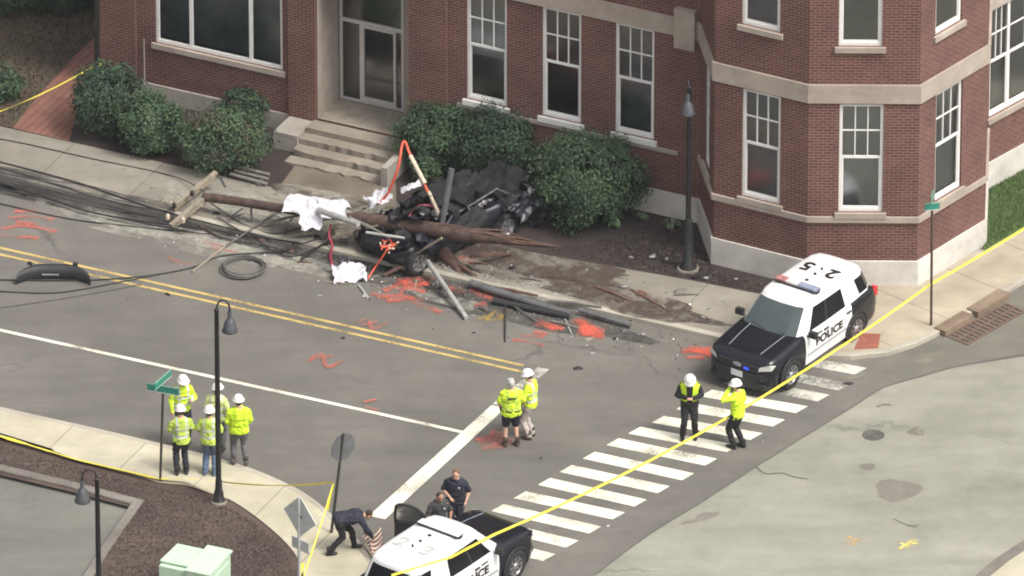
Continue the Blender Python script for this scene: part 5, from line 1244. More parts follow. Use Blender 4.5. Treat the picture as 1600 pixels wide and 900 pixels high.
# stump and split-off lengths
def log(name, px0, z0, px1, z1, r, m, label, cat, group=None, n=8, taper=1.0, jag=0):
    mb = MB(); a, b = P(*px0, z0), P(*px1, z1)
    k = 6; pts = [a.lerp(b, i / k) + Vector((0, 0, 0.0)) for i in range(k + 1)]
    mb.tube(pts, [r * (1 + (taper - 1) * i / k) for i in range(k + 1)], n)
    d = (b - a).normalized()
    for j in range(jag):
        rg = random.Random(j + int(px0[0])); o = Vector((rg.gauss(0, r * 0.5), rg.gauss(0, r * 0.5), rg.gauss(0, r * 0.5)))
        mb.tube([b - d * 0.2 + o * 0.6, b + d * rg.uniform(0.1, 0.5) + o], [r * 0.4, 0.004], 5)
    o = mb.build(name, m); return tag(o, label, cat, group)
log('pole_stump', (690, 392), 0.35, (722, 424), 0.12, 0.16, M_split, 'splintered brown pole stump on the pavement edge below the fallen pole', 'pole stump', n=12, taper=0.75, jag=9)
log('metal_pipe', (668, 408), 0.40, (729, 497), 0.06, 0.06, M_pipe, 'long grey pipe slanting from the wreck down onto the street', 'pipe', 'loose pipes at the wreck')
log('metal_pipe', (497, 328), 1.12, (560, 350), 1.25, 0.075, M_pipe, 'pale grey pipe poking out from under the white sheet', 'pipe', 'loose pipes at the wreck')
log('metal_pipe', (572, 363), 1.0, (632, 372), 1.0, 0.035, M_pipe, 'thin bright rail alongside the fallen pole above the front wheel', 'pipe', 'loose pipes at the wreck')
log('sign_post', (690, 352), 0.95, (706, 264), 2.35, 0.075, M_pipedk, 'grey metal post leaning up out of the wreck before the bushes', 'post')
log('pole_section', (735, 442), 0.16, (892, 492), 0.10, 0.10, M_pipedk, 'long dark grey pole section lying along the kerb', 'pole', 'pole sections along the kerb')
log('pole_section', (770, 470), 0.09, (890, 494), 0.09, 0.085, M_cable, 'black pole section with hollow end beside the orange paint', 'pole', 'pole sections along the kerb')
log('pole_section', (905, 484), 0.14, (985, 508), 0.10, 0.06, M_pipedk, 'short bluish grey pole section at the kerb right of the orange paint', 'pole', 'pole sections along the kerb')
log('metal_rod', (790, 478), 0.10, (789, 534), 0.02, 0.018, M_cable, 'thin dark rod pointing towards the yellow line', 'rod', 'rods on the street')
log('metal_rod', (803, 478), 0.10, (852, 512), 0.02, 0.02, M_cableg, 'dark rod slanting across the orange strokes', 'rod', 'rods on the street')
log('metal_rod', (880, 492), 0.03, (893, 522), 0.02, 0.022, M_pipe, 'short pale bent rod at the end of the hollow pole', 'rod', 'rods on the street')
log('metal_rod', (300, 425), 0.03, (352, 385), 0.06, 0.03, M_oldwood, 'pale slat end lying on the street left of the cable coil', 'rod', 'rods on the street')
log('metal_rod', (352, 385), 0.07, (452, 318), 0.35, 0.022, M_cableg, 'long thin rod rising from the street to the fallen pole', 'rod', 'rods on the street')
# ---- white sheets
def cloth(name, px, z, w, d, seed, label, e=(0, 0, 0), amp=0.12, n=20, lower=0.0):
    c = P(*px, z); mb = MB(); rows = crumple(w, d, seed, amp, n)
    M = TR(c, e); q = []
    for r in rows:
        rr_ = []
        for p in r:
            v = M @ p
            if lower:
                dd = max(0, abs(p.y) - 0.12); v.z -= lower * dd
            v.z = max(v.z, 0.015); rr_.append(v)
        q.append(rr_)
    mb.grid(q, 0); o = mb.build(name, M_cloth); return tag(o, label, 'sheet', 'white sheets on the wreckage')
cloth('white_sheet', (495, 318), 1.0, 1.5, 0.75, 1, 'big white sheet draped over the fallen pole', (0.15, 0.0, STREET * 0.5), 0.10, 24, 0.5)
cloth('white_sheet', (484, 336), 0.98, 0.55, 0.75, 4, 'white sheet corner hanging down beneath the pole', (0.9, 0.0, 0.25), 0.10, 16, 0)
cloth('white_sheet', (592, 311), 0.85, 0.62, 0.42, 2, 'bow-shaped white cloth left of the orange loop', (0.35, -0.3, 0.35), 0.16, 16)
cloth('white_sheet', (546, 430), 0.06, 0.75, 0.62, 6, 'crumpled white cloth lying on the street under the wreck', (0.2, 0, 0.1), 0.16, 16)
cloth('white_sheet', (642, 293), 1.1, 0.5, 0.16, 8, 'thin white rag beside the orange loop', (0.3, -0.25, 0.3), 0.08, 12)
# ---- orange conduit loop, red strap
def cable(name, pts, r, m, label, cat='cable', group=None, n=6, res=8):
    mb = MB(); mb.tube(smooth_path([P(x, y, z) for x, y, z in pts], res), r, n); o = mb.build(name, m); return tag(o, label, cat, group)
cable('orange_conduit', [(592, 318, 0.75), (607, 300, 1.1), (622, 262, 1.75), (628, 228, 2.2), (633, 222, 2.28), (640, 240, 2.05), (664, 290, 1.5), (690, 345, 0.95)], 0.035, M_orange, 'tall orange conduit loop standing up out of the wreck', 'conduit')
mb = MB(); mb.tube([P(641, 243, 2.07), P(664, 287, 1.58)], 0.055, 8); mb.tube([P(670, 300, 1.45), P(690, 344, 1.0)], 0.045, 8)
tag(mb.build('insulated_pole', M_cream), 'pale insulating sleeve on the right leg of the orange loop', 'sleeve')
cable('orange_conduit', [(612, 378, 0.75), (606, 388, 0.7), (597, 402, 0.5), (586, 418, 0.2), (574, 436, 0.03)], 0.025, M_orange, 'thin orange conduit trailing from the front of the wreck to the street', 'conduit')
cable('orange_conduit', [(640, 345, 0.9), (642, 332, 1.05), (655, 322, 1.15), (675, 322, 1.15), (688, 334, 1.0)], 0.03, mat('pink_red_conduit', (0.42, 0.09, 0.12), 0.5), 'reddish arched conduit on the wrecked bonnet', 'conduit')
b_ = MB()
for k in range(26):
    rg = random.Random(k); p = P(606 + rg.gauss(0, 6), 384 + rg.gauss(0, 4), 0.8 + rg.uniform(0, 0.1)); a = rg.uniform(0, 6.28); L = rg.uniform(0.04, 0.1)
    b_.tube([p, p + Vector((math.cos(a) * L, math.sin(a) * L, rg.uniform(-0.02, 0.05)))], 0.018, 5, rg.choice((0, 0, 1)))
b_.tube([P(596, 386, 0.82), P(618, 383, 0.85)], 0.03, 6)
tag(b_.build('orange_bundle', [M_orange, M_cream]), 'tangle of orange and white wire on the front of the wreck', 'wire bundle')
cable('red_strap', [(517, 352, 0.55), (514, 368, 0.4), (519, 384, 0.2), (516, 400, 0.08), (520, 416, 0.02)], 0.03, M_red, 'dark red strap hanging to the street beside the white sheet', 'strap')
# ---- fallen cables
G = 'fallen cables'
cabs = [
 ([(-60, 217, .14), (0, 217, .14), (140, 247, .14), (270, 275, .16), (320, 300, .45)], .016, 0, 'thin dark cable along the back of the far pavement'),
 ([(-60, 240, .14), (0, 253, .14), (120, 285, .16), (230, 322, .15), (300, 342, .15), (420, 372, .1)], .024, 0, 'black cable running over the pavement into the bottom of the crossarms'),
 ([(-60, 252, .14), (0, 262, .14), (90, 290, .14), (190, 318, .16), (262, 330, .3)], .02, 0, 'black cable ending at the upper crossarm'),
 ([(-60, 262, .14), (0, 274, .14), (100, 300, .1), (200, 330, .05), (290, 352, .1), (470, 380, .1)], .03, 0, 'thick black cable along the kerb below the pavement cables'),
 ([(-60, 274, .08), (0, 284, .06), (90, 306, .05), (180, 328, .04), (260, 348, .12)], .02, 1, 'grey cable in the gutter at the left'),
 ([(-60, 304, .03), (0, 318, .03), (110, 342, .03), (210, 354, .03), (330, 366, .08)], .018, 0, 'thin cable on the street above the orange strokes'),
 ([(-30, 268, .1), (0, 286, .08), (22, 296, .06), (40, 306, .03)], .035, 0, 'short thick cable end at the left edge of the street'),
 ([(-60, 437, .03), (0, 437, .03), (120, 438, .03), (220, 432, .03), (300, 418, .03), (345, 400, .04), (430, 392, .1), (500, 372, .3)], .022, 0, 'black cable crossing the yellow lines to the coil'),
 ([(-60, 450, .03), (0, 455, .03), (90, 457, .03), (180, 442, .03), (240, 430, .03)], .018, 0, 'slack cable below the torn bumper'),
 ([(-60, 484, .03), (0, 480, .03), (110, 464, .03), (220, 444, .03)], .014, 1, 'thin grey cable lowest on the left of the street'),
 ([(330, 318, .3), (380, 350, .12), (430, 365, .15), (480, 352, .3), (520, 340, .5)], .02, 0, 'looped cable between the crossarms and the white sheet'),
 ([(340, 340, .2), (400, 375, .1), (450, 400, .06), (500, 385, .1), (548, 372, .4)], .024, 0, 'cable sagging from the crossarms to the front of the wreck'),
 ([(310, 352, .1), (350, 372, .06), (420, 385, .08), (470, 398, .05), (500, 380, .1), (525, 352, .3)], .02, 0, 'dark cable along the edge of the dusty patch'),
 ([(420, 330, .3), (450, 350, .2), (470, 375, .1), (440, 392, .05), (405, 396, .05)], .016, 1, 'grey wire looping under the fallen pole'),
]
for k, lb in enumerate(('lowest strand of the cable bundle at the left kerb', 'second strand up of the cable bundle at the left kerb', 'frayed pale strand of the bundle at the left kerb', 'topmost strand of the cable bundle at the left kerb', 'strand wavering off the cable bundle into the gutter', 'short strand curling at the end of the cable bundle')):
    rg = random.Random(900 + k); y0 = 262 + 7 * k
    cabs.append(([(-60, y0 - 16 + rg.gauss(0, 3), .14), (0, y0 + rg.gauss(0, 2), .13), (70, y0 + 18 + rg.gauss(0, 4), .13), (150, y0 + 38 + rg.gauss(0, 5), .12), (230 + 15 * k, y0 + 58 + rg.gauss(0, 5), .12)], rg.uniform(.014, .028), 1 if k == 2 else 0, lb))
for pts, r, g_, lb in cabs: cable('fallen_cable', pts, r * 0.78, M_cableg if g_ else M_cable, lb, 'cable', G)
mb = MB(); c = P(380, 420, 0.03)
for k in range(7):
    rg = random.Random(k); ex, ey = rg.gauss(0, 0.015), rg.gauss(0, 0.015); rad = 0.50 + rg.gauss(0, 0.035)
    mb.tube([c + Vector((ex + rad * math.cos(2 * math.pi * j / 40), ey + rad * math.sin(2 * math.pi * j / 40), 0.03 * (k % 4) + rg.uniform(0, 0.01))) for j in range(41)], 0.016, 6, 0, caps=False)
tag(mb.build('cable_coil', M_cableg), 'round coil of dark cable lying on the street', 'cable coil')
# ---- torn bumper on the yellow lines
b0 = P(85, 436); br = empty('torn_bumper', (b0.x, b0.y, 0), R(-2), 'torn-off black car bumper lying on the double yellow line', 'bumper')
mb = MB(); rows = []
for i in range(25):
    u = i / 24 * 2 - 1; x = 0.88 * u; y = -0.30 * (abs(u) ** 3) ; k = 1 - 0.25 * abs(u) ** 4
    rows.append([(x, y - 0.02, 0.01), (x * 1.01, y - 0.06, 0.12 * k), (x, y - 0.05, 0.24 * k), (x * 0.97, y + 0.02, 0.34 * k), (x * 0.94, y + 0.10, 0.36 * k), (x * 0.92, y + 0.13, 0.30 * k)])
mb.grid(rows, 0); mb.build('bumper_shell', M_plas, br, world=False)
mb = MB(); mb.bar((-0.45, 0.03, 0.20), (0.40, 0.03, 0.22), 0.03, 0.05); mb.build('reinforcement', M_pipe, br, world=False)
for x, s in ((-0.58, 1), (0.5, 1)):
    mb = MB(); mb.box((x, 0.06, 0.38), (0.12, 0.06, 0.07), Matrix.Rotation(0.3, 3, 'Y')); mb.build('bracket', M_plas, br, world=False)
mb = MB(); mb.box((-0.1, -0.062, 0.15), (0.42, 0.012, 0.04)); mb.build('trim', M_palemetal, br, world=False)
# ---- loose pieces
def shard(px, size, seed, m, label, z=0.01, flat=0.18, cat='debris', name='debris_piece', group='broken pieces scattered round the wreck'):
    rg = random.Random(seed); size *= 0.72; c = P(*px, z); mb = MB(); n = rg.randint(6, 9); a0 = rg.uniform(0, 6)
    top, bot = [], []
    ang = rg.uniform(0, 3.14); el = rg.uniform(0.35, 0.9)
    for k in range(n):
        a = a0 + 2 * math.pi * k / n + rg.gauss(0, 0.15); r = size * rg.uniform(0.6, 1.1)
        v = Vector((r * math.cos(a), r * el * math.sin(a), 0)); v = Matrix.Rotation(ang, 3, 'Z') @ v
        h = rg.uniform(0.2, 1.0) * size * flat
        bot.append(c + v); top.append(c + v * rg.uniform(0.75, 0.95) + Vector((0, 0, h + 0.008)))
    ap = c + Vector((rg.gauss(0, size * 0.15), rg.gauss(0, size * 0.15), size * flat * rg.uniform(0.7, 1.4) + 0.01))
    for k in range(n):
        j = (k + 1) % n; mb.face([bot[k], bot[j], top[j], top[k]]); mb.face([top[k], top[j], ap])
    return tag(mb.build(name, m), label, cat, group)
WH = M_palemetal
pieces = [((902, 576), .2, M_cable, 'largest black fragment on the open street'), ((926, 552), .11, WH, 'pale fragment on the street above the black one'), ((740, 520), .09, M_cable, 'small dark lump near the yellow lines'), ((262, 460), .2, M_soot, 'flat dark strip on the yellow line'), ((536, 528), .09, M_soot, 'dark smear-like chip above the double line'), ((845, 716), .07, M_cable, 'black chip by the man in shorts'),
 ((986, 402), .1, WH, 'pale chip in the dark mulch left of the lamp'), ((1020, 400), .18, WH, 'long pale fragment in the mulch left of the lamp'), ((1042, 404), .12, WH, 'pale fragment next to the lamp base'), ((1104, 434), .12, WH, 'white scrap right of the lamp base'), ((1150, 436), .12, WH, 'white scrap near the bay plinth'), ((1088, 432), .16, M_soot, 'dark scrap leaning at the lamp base'),
 ((975, 448), .14, WH, 'pale wood chip at the start of the pavement debris'), ((1000, 458), .26, M_split, 'brown splinter heap on the pavement'), ((1062, 455), .30, M_greywood, 'flat grey board piece on the pavement below the lamp'), ((1078, 474), .12, WH, 'white chip on the pavement below the board'), ((1110, 484), .13, WH, 'white chip on the pavement near the police car'), ((1098, 496), .16, WH, 'crumpled white scrap on the pavement near the kerb'), ((1130, 472), .09, WH, 'small pale chip by the police car bonnet'),
 ((968, 470), .22, M_earth, 'clump of dug-up turf on the pavement'), ((1024, 480), .08, M_cable, 'dark stick fragment on the pavement'), ((975, 516), .20, M_pipedk, 'bluish torn panel in the gutter'), ((1005, 522), .10, WH, 'pale crumpled scrap in the gutter'), ((960, 530), .14, M_soot, 'dark flat scrap on the street by the gutter'), ((892, 526), .08, WH, 'pale bolt-like scrap by the orange patch'), ((920, 530), .20, M_oldwood, 'pale plank end over the orange patch'), ((880, 460), .12, WH, 'pale chip on the dusty pavement'),
 ((830, 432), .14, M_greywood, 'grey wood chip on the dusty pavement'), ((848, 456), .09, M_split, 'brown chip on the dusty pavement'), ((570, 462), .17, M_pipe, 'pale bent strip below the crumpled white cloth'), ((577, 468), .07, M_cable, 'black knob at the end of the pale strip'), ((440, 392), .13, WH, 'bright scrap right of the cable coil'), ((412, 398), .12, WH, 'bright scrap above the cable coil'), ((500, 462), .10, WH, 'whitish smear of glass on the street'), ((255, 322), .11, M_cream, 'row of pale insulator pieces, largest'), ((240, 318), .08, M_cream, 'pale insulator piece at the left of its row'), ((268, 316), .08, M_cream, 'pale insulator piece at the right of its row'),
 ((1192, 690), .04, WH, 'tiny white scrap on the crossing'), ((200, 467), .05, M_cable, 'small dark chip below the yellow line at left'), ((885, 765), .07, mat('yellow_scrap', (0.5, 0.42, 0.15), 0.7), 'small yellow scrap on the crossing'), ((900, 768), .06, mat('yellow_scrap', (0.5, 0.42, 0.15)), 'yellow scrap right of the other one on the crossing'), ((950, 822), .10, WH, 'scuffed white flake beside the crossing'), ((1130, 600), .06, WH, 'small green-white scrap before the police car'), ((1325, 600), .22, M_cable, 'dark torn strip by the end of the crossing')]
for i, (px, s, m, lb) in enumerate(pieces): shard(px, s, 300 + i, m, lb, z=0.125 if ((px[1] < 0.22 * px[0] + 258) or (px[0] > 960 and px[1] < 505)) else 0.006)
rg = random.Random(1234)
for k in range(70):
    x = rg.gauss(560, 120); y = 205 + 0.225 * x + rg.gauss(60, 20)
    if not 300 < x < 830: continue
    shard((x, y), rg.uniform(0.06, 0.22), 700 + k, (M_soot, M_soot, M_pole, M_split, M_wmetal)[k % 5], 'small dark broken fragment strewn about the wreck and fallen pole', z=0.125 if y < 0.225 * x + 262 else 0.006, flat=0.5, group='dark fragments under the wreck and pole')
for k in range(44):
    x = rg.gauss(950, 110); y = 215 + 0.225 * x + rg.gauss(45, 14)
    if not 760 < x < 1120: continue
    shard((x, y), rg.uniform(0.03, 0.08), 800 + k, (M_palemetal, M_split, M_greywood)[k % 3], 'tiny chip of wood or trim strewn over the right-hand pavement', z=0.125 if y < 0.225 * x + 262 else 0.006, flat=0.3, group='tiny chips on the pavement right of the wreck')
def splint(x, y, L, a, m, z):
    p = P(x, y, z); d = Vector((math.cos(a), math.sin(a), 0)) * L; mb = MB(); mb.bar(p - d / 2, p + d * 0.1 + Vector((0, 0, 0.02)), 0.035, 0.025); mb.bar(p + d * 0.1 + Vector((0, 0, 0.02)), p + d / 2, 0.025, 0.018)
    return tag(mb.build('wood_splinter', m), 'loose wood splinter lying around the fallen pole', 'splinter', 'wood splinters round the fallen pole')
for k in range(34):
    x = rg.gauss(640, 190); y = 205 + 0.225 * x + rg.gauss(62, 22)
    if not 300 < x < 1050: continue
    splint(x, y, rg.uniform(0.15, 0.6), STREET + rg.gauss(0, 0.7), (M_split, M_greywood, M_oldwood, M_pole)[k % 4], 0.14 if y < 0.225 * x + 262 else 0.02)
for k, (p0, p1, z0, z1, m) in enumerate((((520, 372), (590, 352), .3, .9, M_oldwood), ((600, 430), (668, 398), .05, .5, M_split), ((735, 402), (800, 396), .5, .2, M_split), ((690, 372), (640, 405), 1.2, .4, M_oldwood), ((410, 352), (470, 336), .15, .5, M_greywood), ((440, 372), (500, 362), .1, .3, M_oldwood), ((760, 448), (840, 462), .15, .15, M_split), ((860, 470), (940, 480), .15, .15, M_greywood), ((930, 448), (985, 470), .14, .14, M_split), ((545, 340), (610, 372), 1.3, .8, M_greywood))):
    mb = MB(); a, b = P(*p0, z0), P(*p1, z1); c_ = a.lerp(b, 0.55) + Vector((0, 0, 0.03)); mb.bar(a, c_, 0.08, 0.05); mb.bar(c_, b, 0.06, 0.035)
    tag(mb.build('timber_piece', m), 'snapped length of timber lying across or beside the wreck', 'timber', 'snapped timbers round the wreck')
# thin sticks and slats
def slat(p0, z0, p1, z1, w, h, m, label): 
    mb = MB(); a, b = P(*p0, z0), P(*p1, z1); c_ = a.lerp(b, 0.5) + Vector((0, 0, 0.015)); mb.bar(a, c_, w, h); mb.bar(c_, b, w * 0.9, h * 0.9); return tag(mb.build('timber_piece', m), label, 'timber', 'splintered timber pieces')
slat((985, 452), .14, (1046, 486), .14, .05, .03, M_split, 'long thin brown slat on the pavement below the lamp')
slat((700, 405), .2, (745, 432), .13, .06, .05, M_split, 'reddish split slat beside the pole stump')
slat((712, 410), .16, (752, 426), .13, .05, .04, M_pole, 'dark split slat right of the pole stump')
slat((812, 434), .14, (846, 438), .14, .05, .03, M_greywood, 'thin dark slat on the dusty pavement')
slat((1052, 461), .14, (1092, 460), .14, .03, .03, M_greywood, 'thin grey rod under the grey board')
slat((862, 502), .05, (905, 513), .03, .06, .04, M_greywood, 'slat across the orange patch')
slat((560, 445), .02, (575, 466), .02, .05, .03, M_pipe, 'pale slat under the crumpled white cloth')
slat((470, 405), .12, (520, 372), .25, .04, .04, M_cable, 'dark broken slat under the pole')
slat((310, 352), .1, (345, 372), .04, .05, .05, M_pole, 'short dark brace on the street by the crossarms')
# broken grey bench-like panel behind the crossarms
c = P(393, 282, 0.1); br = empty('broken_panel', tuple(c), STREET, 'broken grey slatted panel lying under the straggly bush', 'panel')
for k in range(3):
    mb = MB(); mb.box((0, 0.16 * k - 0.16, 0.12 + 0.03 * k), (1.0 - 0.1 * k, 0.09, 0.04), Euler((0.1, 0.05, 0.03 * k)).to_matrix()); mb.build('slat', M_greywood, br, world=False)
mb = MB(); mb.box((0.3, 0, 0.06), (0.06, 0.5, 0.1)); mb.build('batten', M_greywood, br, world=False)
# ---- dust, dirt and wet patches round the crash
M_dust = worn_mat('pale_dust', (0.43, 0.415, 0.36), 0.44, 0.66, 3.5, amax=0.72, big=0.9)
M_dirt = worn_mat('brown_dirt', (0.075, 0.055, 0.045), 0.40, 0.60, 3.5, amax=0.9, big=0.9)
M_wet = worn_mat('damp_stain', (0.06, 0.057, 0.055), 0.40, 0.62, 2.2, amax=0.7, big=0.5)
def blob(px, rx, ry, z, m, name, label, seed, rot=STREET):
    rg = random.Random(seed); c = P(*px, z); mb = MB(); pts = []
    for k in range(40):
        a = 2 * math.pi * k / 40; r = 1 + 0.16 * math.sin(2 * a + seed) + 0.12 * math.sin(5 * a + seed * 2) + rg.gauss(0, 0.05)
        pts.append(c + Matrix.Rotation(rot, 3, 'Z') @ Vector((rx * r * math.cos(a), ry * r * math.sin(a), 0)))
    mb.face(pts); return tag(mb.build(name, m), label, name.split('_')[-1], None, 'stuff')
blob((330, 372), 3.2, 0.95, 0.010, M_dust, 'street_dust', 'pale dust spread over the street left of the wreck', 1)
blob((430, 398), 1.6, 0.7, 0.012, M_dust, 'street_dust', 'pale dust patch above the cable coil', 2)
blob((345, 312), 2.0, 0.8, KH + 0.010, M_dust, 'pavement_dust', 'pale dust over the pavement by the crossarms', 3)
blob((600, 352), 3.4, 0.9, KH + 0.014, M_dirt, 'pavement_dirt', 'dark dirt on the pavement around the wreck', 4)
blob((850, 412), 2.6, 0.55, KH + 0.016, M_dirt, 'pavement_dirt', 'brown dirt spilled over the pavement right of the wreck', 5)
blob((640, 425), 2.4, 0.8, 0.014, M_wet, 'street_stain', 'dark stain on the street under the wreck', 6)
blob((820, 490), 2.8, 0.6, 0.016, M_wet, 'street_stain', 'dark stain in the gutter right of the wreck', 7)
blob((480, 395), 2.2, 0.5, 0.018, M_wet, 'street_stain', 'dark stain between the coil and the white cloth', 8)
blob((690, 465), 0.9, 0.3, 0.020, M_dust, 'street_dust', 'pale scuffed patch below the wreck', 9)
blob((780, 440), 2.2, 0.35, KH + 0.018, M_dust, 'pavement_dust', 'pale dust over the pavement below the splintered pole', 10)
blob((120, 300), 3.4, 0.42, KH + 0.020, M_wet, 'kerb_stain', 'dark grime along the left kerb under the cables', 11)
blob((150, 322), 3.6, 0.35, 0.024, M_wet, 'gutter_stain', 'dark grime in the left gutter under the cables', 12)
blob((230, 352), 2.6, 0.5, 0.026, M_dust, 'street_dust', 'pale dust by the foot of the crossarms', 21)
blob((520, 418), 1.1, 0.25, 0.028, M_dust, 'street_dust', 'pale dust around the crumpled white cloth', 22)
blob((980, 470), 2.6, 0.5, KH + 0.024, M_dirt, 'pavement_dirt', 'brown dirt among the chips on the right-hand pavement', 23)
blob((440, 322), 2.0, 0.5, KH + 0.026, M_dust, 'pavement_dust', 'pale dust under the thin end of the fallen pole', 24)
blob((560, 322), 2.2, 0.6, KH + 0.022, M_dust, 'pavement_dust', 'tan dust on the path end below the steps', 13)
# small grit: uncountable
mb = MB(); rg = random.Random(77)
for k in range(2600):
    t = rg.random(); x = rg.gauss(640, 230); y = 215 + 0.225 * x + rg.gauss(62, 26)
    if not (180 < x < 1170): continue
    z = KH + 0.006 if y < 270 + 0.225 * x - 8 else 0.008; p = P(x, y, z); s = rg.uniform(0.010, 0.032); a = rg.uniform(0, 6.28)
    d = Vector((math.cos(a), math.sin(a), 0)) * s; e = Vector((-d.y, d.x, 0)) * rg.uniform(0.3, 0.9)
    mi = rg.choice((0, 0, 1, 1, 2, 3)); h = Vector((0, 0, s * 0.8))
    mb.face([p - d, p - e + h * 0.3, p + h], mi); mb.face([p - e, p + d, p + h], mi); mb.face([p + d, p + e, p + h], mi); mb.face([p + e, p - d, p + h], mi)
tag(mb.build('crash_grit', [M_palemetal, M_split, M_soot, M_oldwood], at=tuple(P(640, 420))), 'fine grit and splinters strewn along the kerb around the wreck', 'grit', None, 'stuff')
# ================================================================== paint marks, street furniture, tape
M_spray = worn_mat('orange_spray_paint', (0.70, 0.13, 0.085), 0.42, 0.66, 13, amax=0.92)
M_sprayf = worn_mat('faint_red_spray', (0.50, 0.15, 0.115), 0.40, 0.62, 7, amax=0.75)
M_sprayy = worn_mat('yellow_spray_paint', (0.50, 0.34, 0.07), 0.38, 0.58, 9, amax=0.8)
M_halo = worn_mat('orange_overspray', (0.55, 0.17, 0.13), 0.40, 0.75, 9, amax=0.5)
def strokes(name, lst, w, m, par, z=0.030, halo=None):
    if halo is None: halo = m.name == 'orange_spray_paint'
    mb = MB()
    for k, pts in enumerate(lst):
        q = smooth_path([P(x, y, z + 0.0006 * k) for x, y in pts], 4); L = []; Rr = []
        for i, p in enumerate(q):
            t = (q[min(i + 1, len(q) - 1)] - q[max(i - 1, 0)]).normalized(); s = Vector((-t.y, t.x, 0)) * w * 0.5 * (0.7 + 0.5 * mn.noise(Vector((i * 0.7, k * 3.3, len(pts)))) + 0.2)
            L.append(p - s); Rr.append(p + s)
        mb.grid([L, Rr], 0, smooth=False)
    if name == 'spray_mark' and halo:
        strokes(name, lst, w * 2.6, M_halo, par, z - 0.003, False)
    return mb.build(name, m, par)
strokes('spray_mark', [[(2, 358), (40, 352), (88, 362)], [(12, 340), (50, 338), (84, 343)], [(22, 330), (58, 330)], [(24, 346), (60, 350)], [(0, 366), (60, 372)]], 0.10, M_spray, road)
strokes('spray_mark', [[(262, 402), (300, 412), (312, 410)], [(268, 408), (292, 414)], [(330, 386), (372, 394)], [(318, 378), (350, 384)]], 0.10, M_sprayf, road)
strokes('spray_mark', [[(480, 566), (502, 552), (512, 574), (538, 562)], [(486, 560), (520, 556)], [(512, 574), (530, 566)]], 0.12, M_sprayf, road)
strokes('spray_mark', [[(560, 505), (575, 498), (582, 514), (606, 503)], [(566, 508), (590, 502)]], 0.10, M_sprayf, road)
strokes('spray_mark', [[(568, 628), (588, 624)], [(570, 636), (590, 640)]], 0.12, M_sprayf, road)
strokes('spray_mark', [[(600, 455), (630, 440), (662, 428)], [(612, 448), (640, 450), (668, 440)], [(590, 465), (625, 462), (660, 470)], [(620, 436), (650, 445)], [(640, 470), (690, 488)], [(626, 460), (640, 432)], [(604, 470), (648, 466)], [(634, 448), (664, 456)], [(580, 458), (606, 464)], [(646, 430), (668, 446)]], 0.11, M_spray, road)
strokes('spray_mark', [[(745, 458), (785, 472), (800, 478)], [(735, 452), (770, 462)], [(742, 476), (760, 474)], [(700, 448), (724, 456)]], 0.12, M_spray, road)
strokes('spray_mark', [[(755, 492), (768, 500), (788, 492)], [(760, 502), (775, 486), (784, 500)], [(748, 498), (764, 496)]], 0.13, M_sprayy, road)
strokes('spray_mark', [[(835, 500), (862, 508), (880, 514)], [(838, 506), (872, 514)]], 0.12, M_spray, road)
strokes('spray_mark', [[(800, 530), (828, 534), (850, 540)], [(815, 524), (850, 526)], [(834, 518), (852, 522), (838, 526)]], 0.09, M_spray, road)
strokes('spray_mark', [[(900, 498), (922, 512), (942, 518)], [(905, 508), (925, 520), (942, 522)], [(910, 500), (916, 524)], [(904, 516), (930, 510)], [(912, 522), (944, 526)]], 0.16, M_spray, road)
strokes('spray_mark', [[(1062, 552), (1085, 548), (1114, 556)], [(1075, 542), (1100, 545), (1114, 544)], [(1072, 558), (1100, 558)], [(1064, 546), (1112, 550)]], 0.12, M_spray, road)
strokes('spray_mark', [[(745, 690), (775, 684), (800, 690)], [(752, 700), (785, 694)], [(765, 676), (790, 680)], [(750, 682), (770, 696)]], 0.32, M_sprayf, road)
strokes('spray_mark', [[(716, 402), (745, 404)], [(722, 407), (742, 410)]], 0.10, M_spray, far_walk, KH + 0.036)
strokes('spray_mark', [[(996, 455), (1016, 458)], [(1000, 462), (1014, 464)]], 0.09, M_sprayf, far_walk, KH + 0.036)
strokes('spray_mark', [[(1325, 838), (1338, 846), (1350, 840)], [(1330, 850), (1342, 840)], [(1322, 846), (1336, 852)]], 0.10, worn_mat('pale_orange_spray', (0.62, 0.42, 0.18), 0.42, 0.6, 9), cross, 0.010)
strokes('spray_mark', [[(1405, 858), (1416, 850), (1432, 842)], [(1408, 848), (1420, 856)], [(1412, 852), (1434, 848)]], 0.09, worn_mat('pale_yellow_spray', (0.62, 0.52, 0.16), 0.40, 0.58, 9), cross, 0.010)
# patches, lids and cracks of the cross street
M_patch = ground_mat('asphalt_patch', (0.15, 0.142, 0.12), (0.19, 0.18, 0.155), big=0.6, mid=3.0, bump=0.4)
M_iron = mat('cast_iron', (0.12, 0.115, 0.10), 0.7, 0.3, var=0.3, scale=20)
M_tar = mat('tar_seal', (0.09, 0.085, 0.075), 0.7, var=0.25)
def patch(px, rx, ry, seed, name, m, par, z=0.008, rot=0.0):
    rg = random.Random(seed); c = P(*px, z); mb = MB(); pts = []
    for k in range(28):
        a = 2 * math.pi * k / 28; r = 1 + 0.10 * math.sin(3 * a + seed) + rg.gauss(0, 0.035)
        pts.append(c + Matrix.Rotation(rot, 3, 'Z') @ Vector((rx * r * math.cos(a), ry * r * math.sin(a), 0)))
    mb.face(pts); return mb.build(name, m, par)
patch((1402, 765), 0.52, 0.50, 1, 'asphalt_patch', M_patch, cross)
patch((1104, 806), 0.30, 0.16, 2, 'asphalt_patch', M_patch, cross, rot=0.5)
patch((1084, 814), 0.34, 0.07, 3, 'asphalt_patch', M_patch, cross, 0.0095, rot=0.35)
patch((1432, 674), 0.20, 0.2, 4, 'asphalt_patch', worn_mat('worn_patch', (0.20, 0.19, 0.16), 0.4, 0.6, 8), cross)
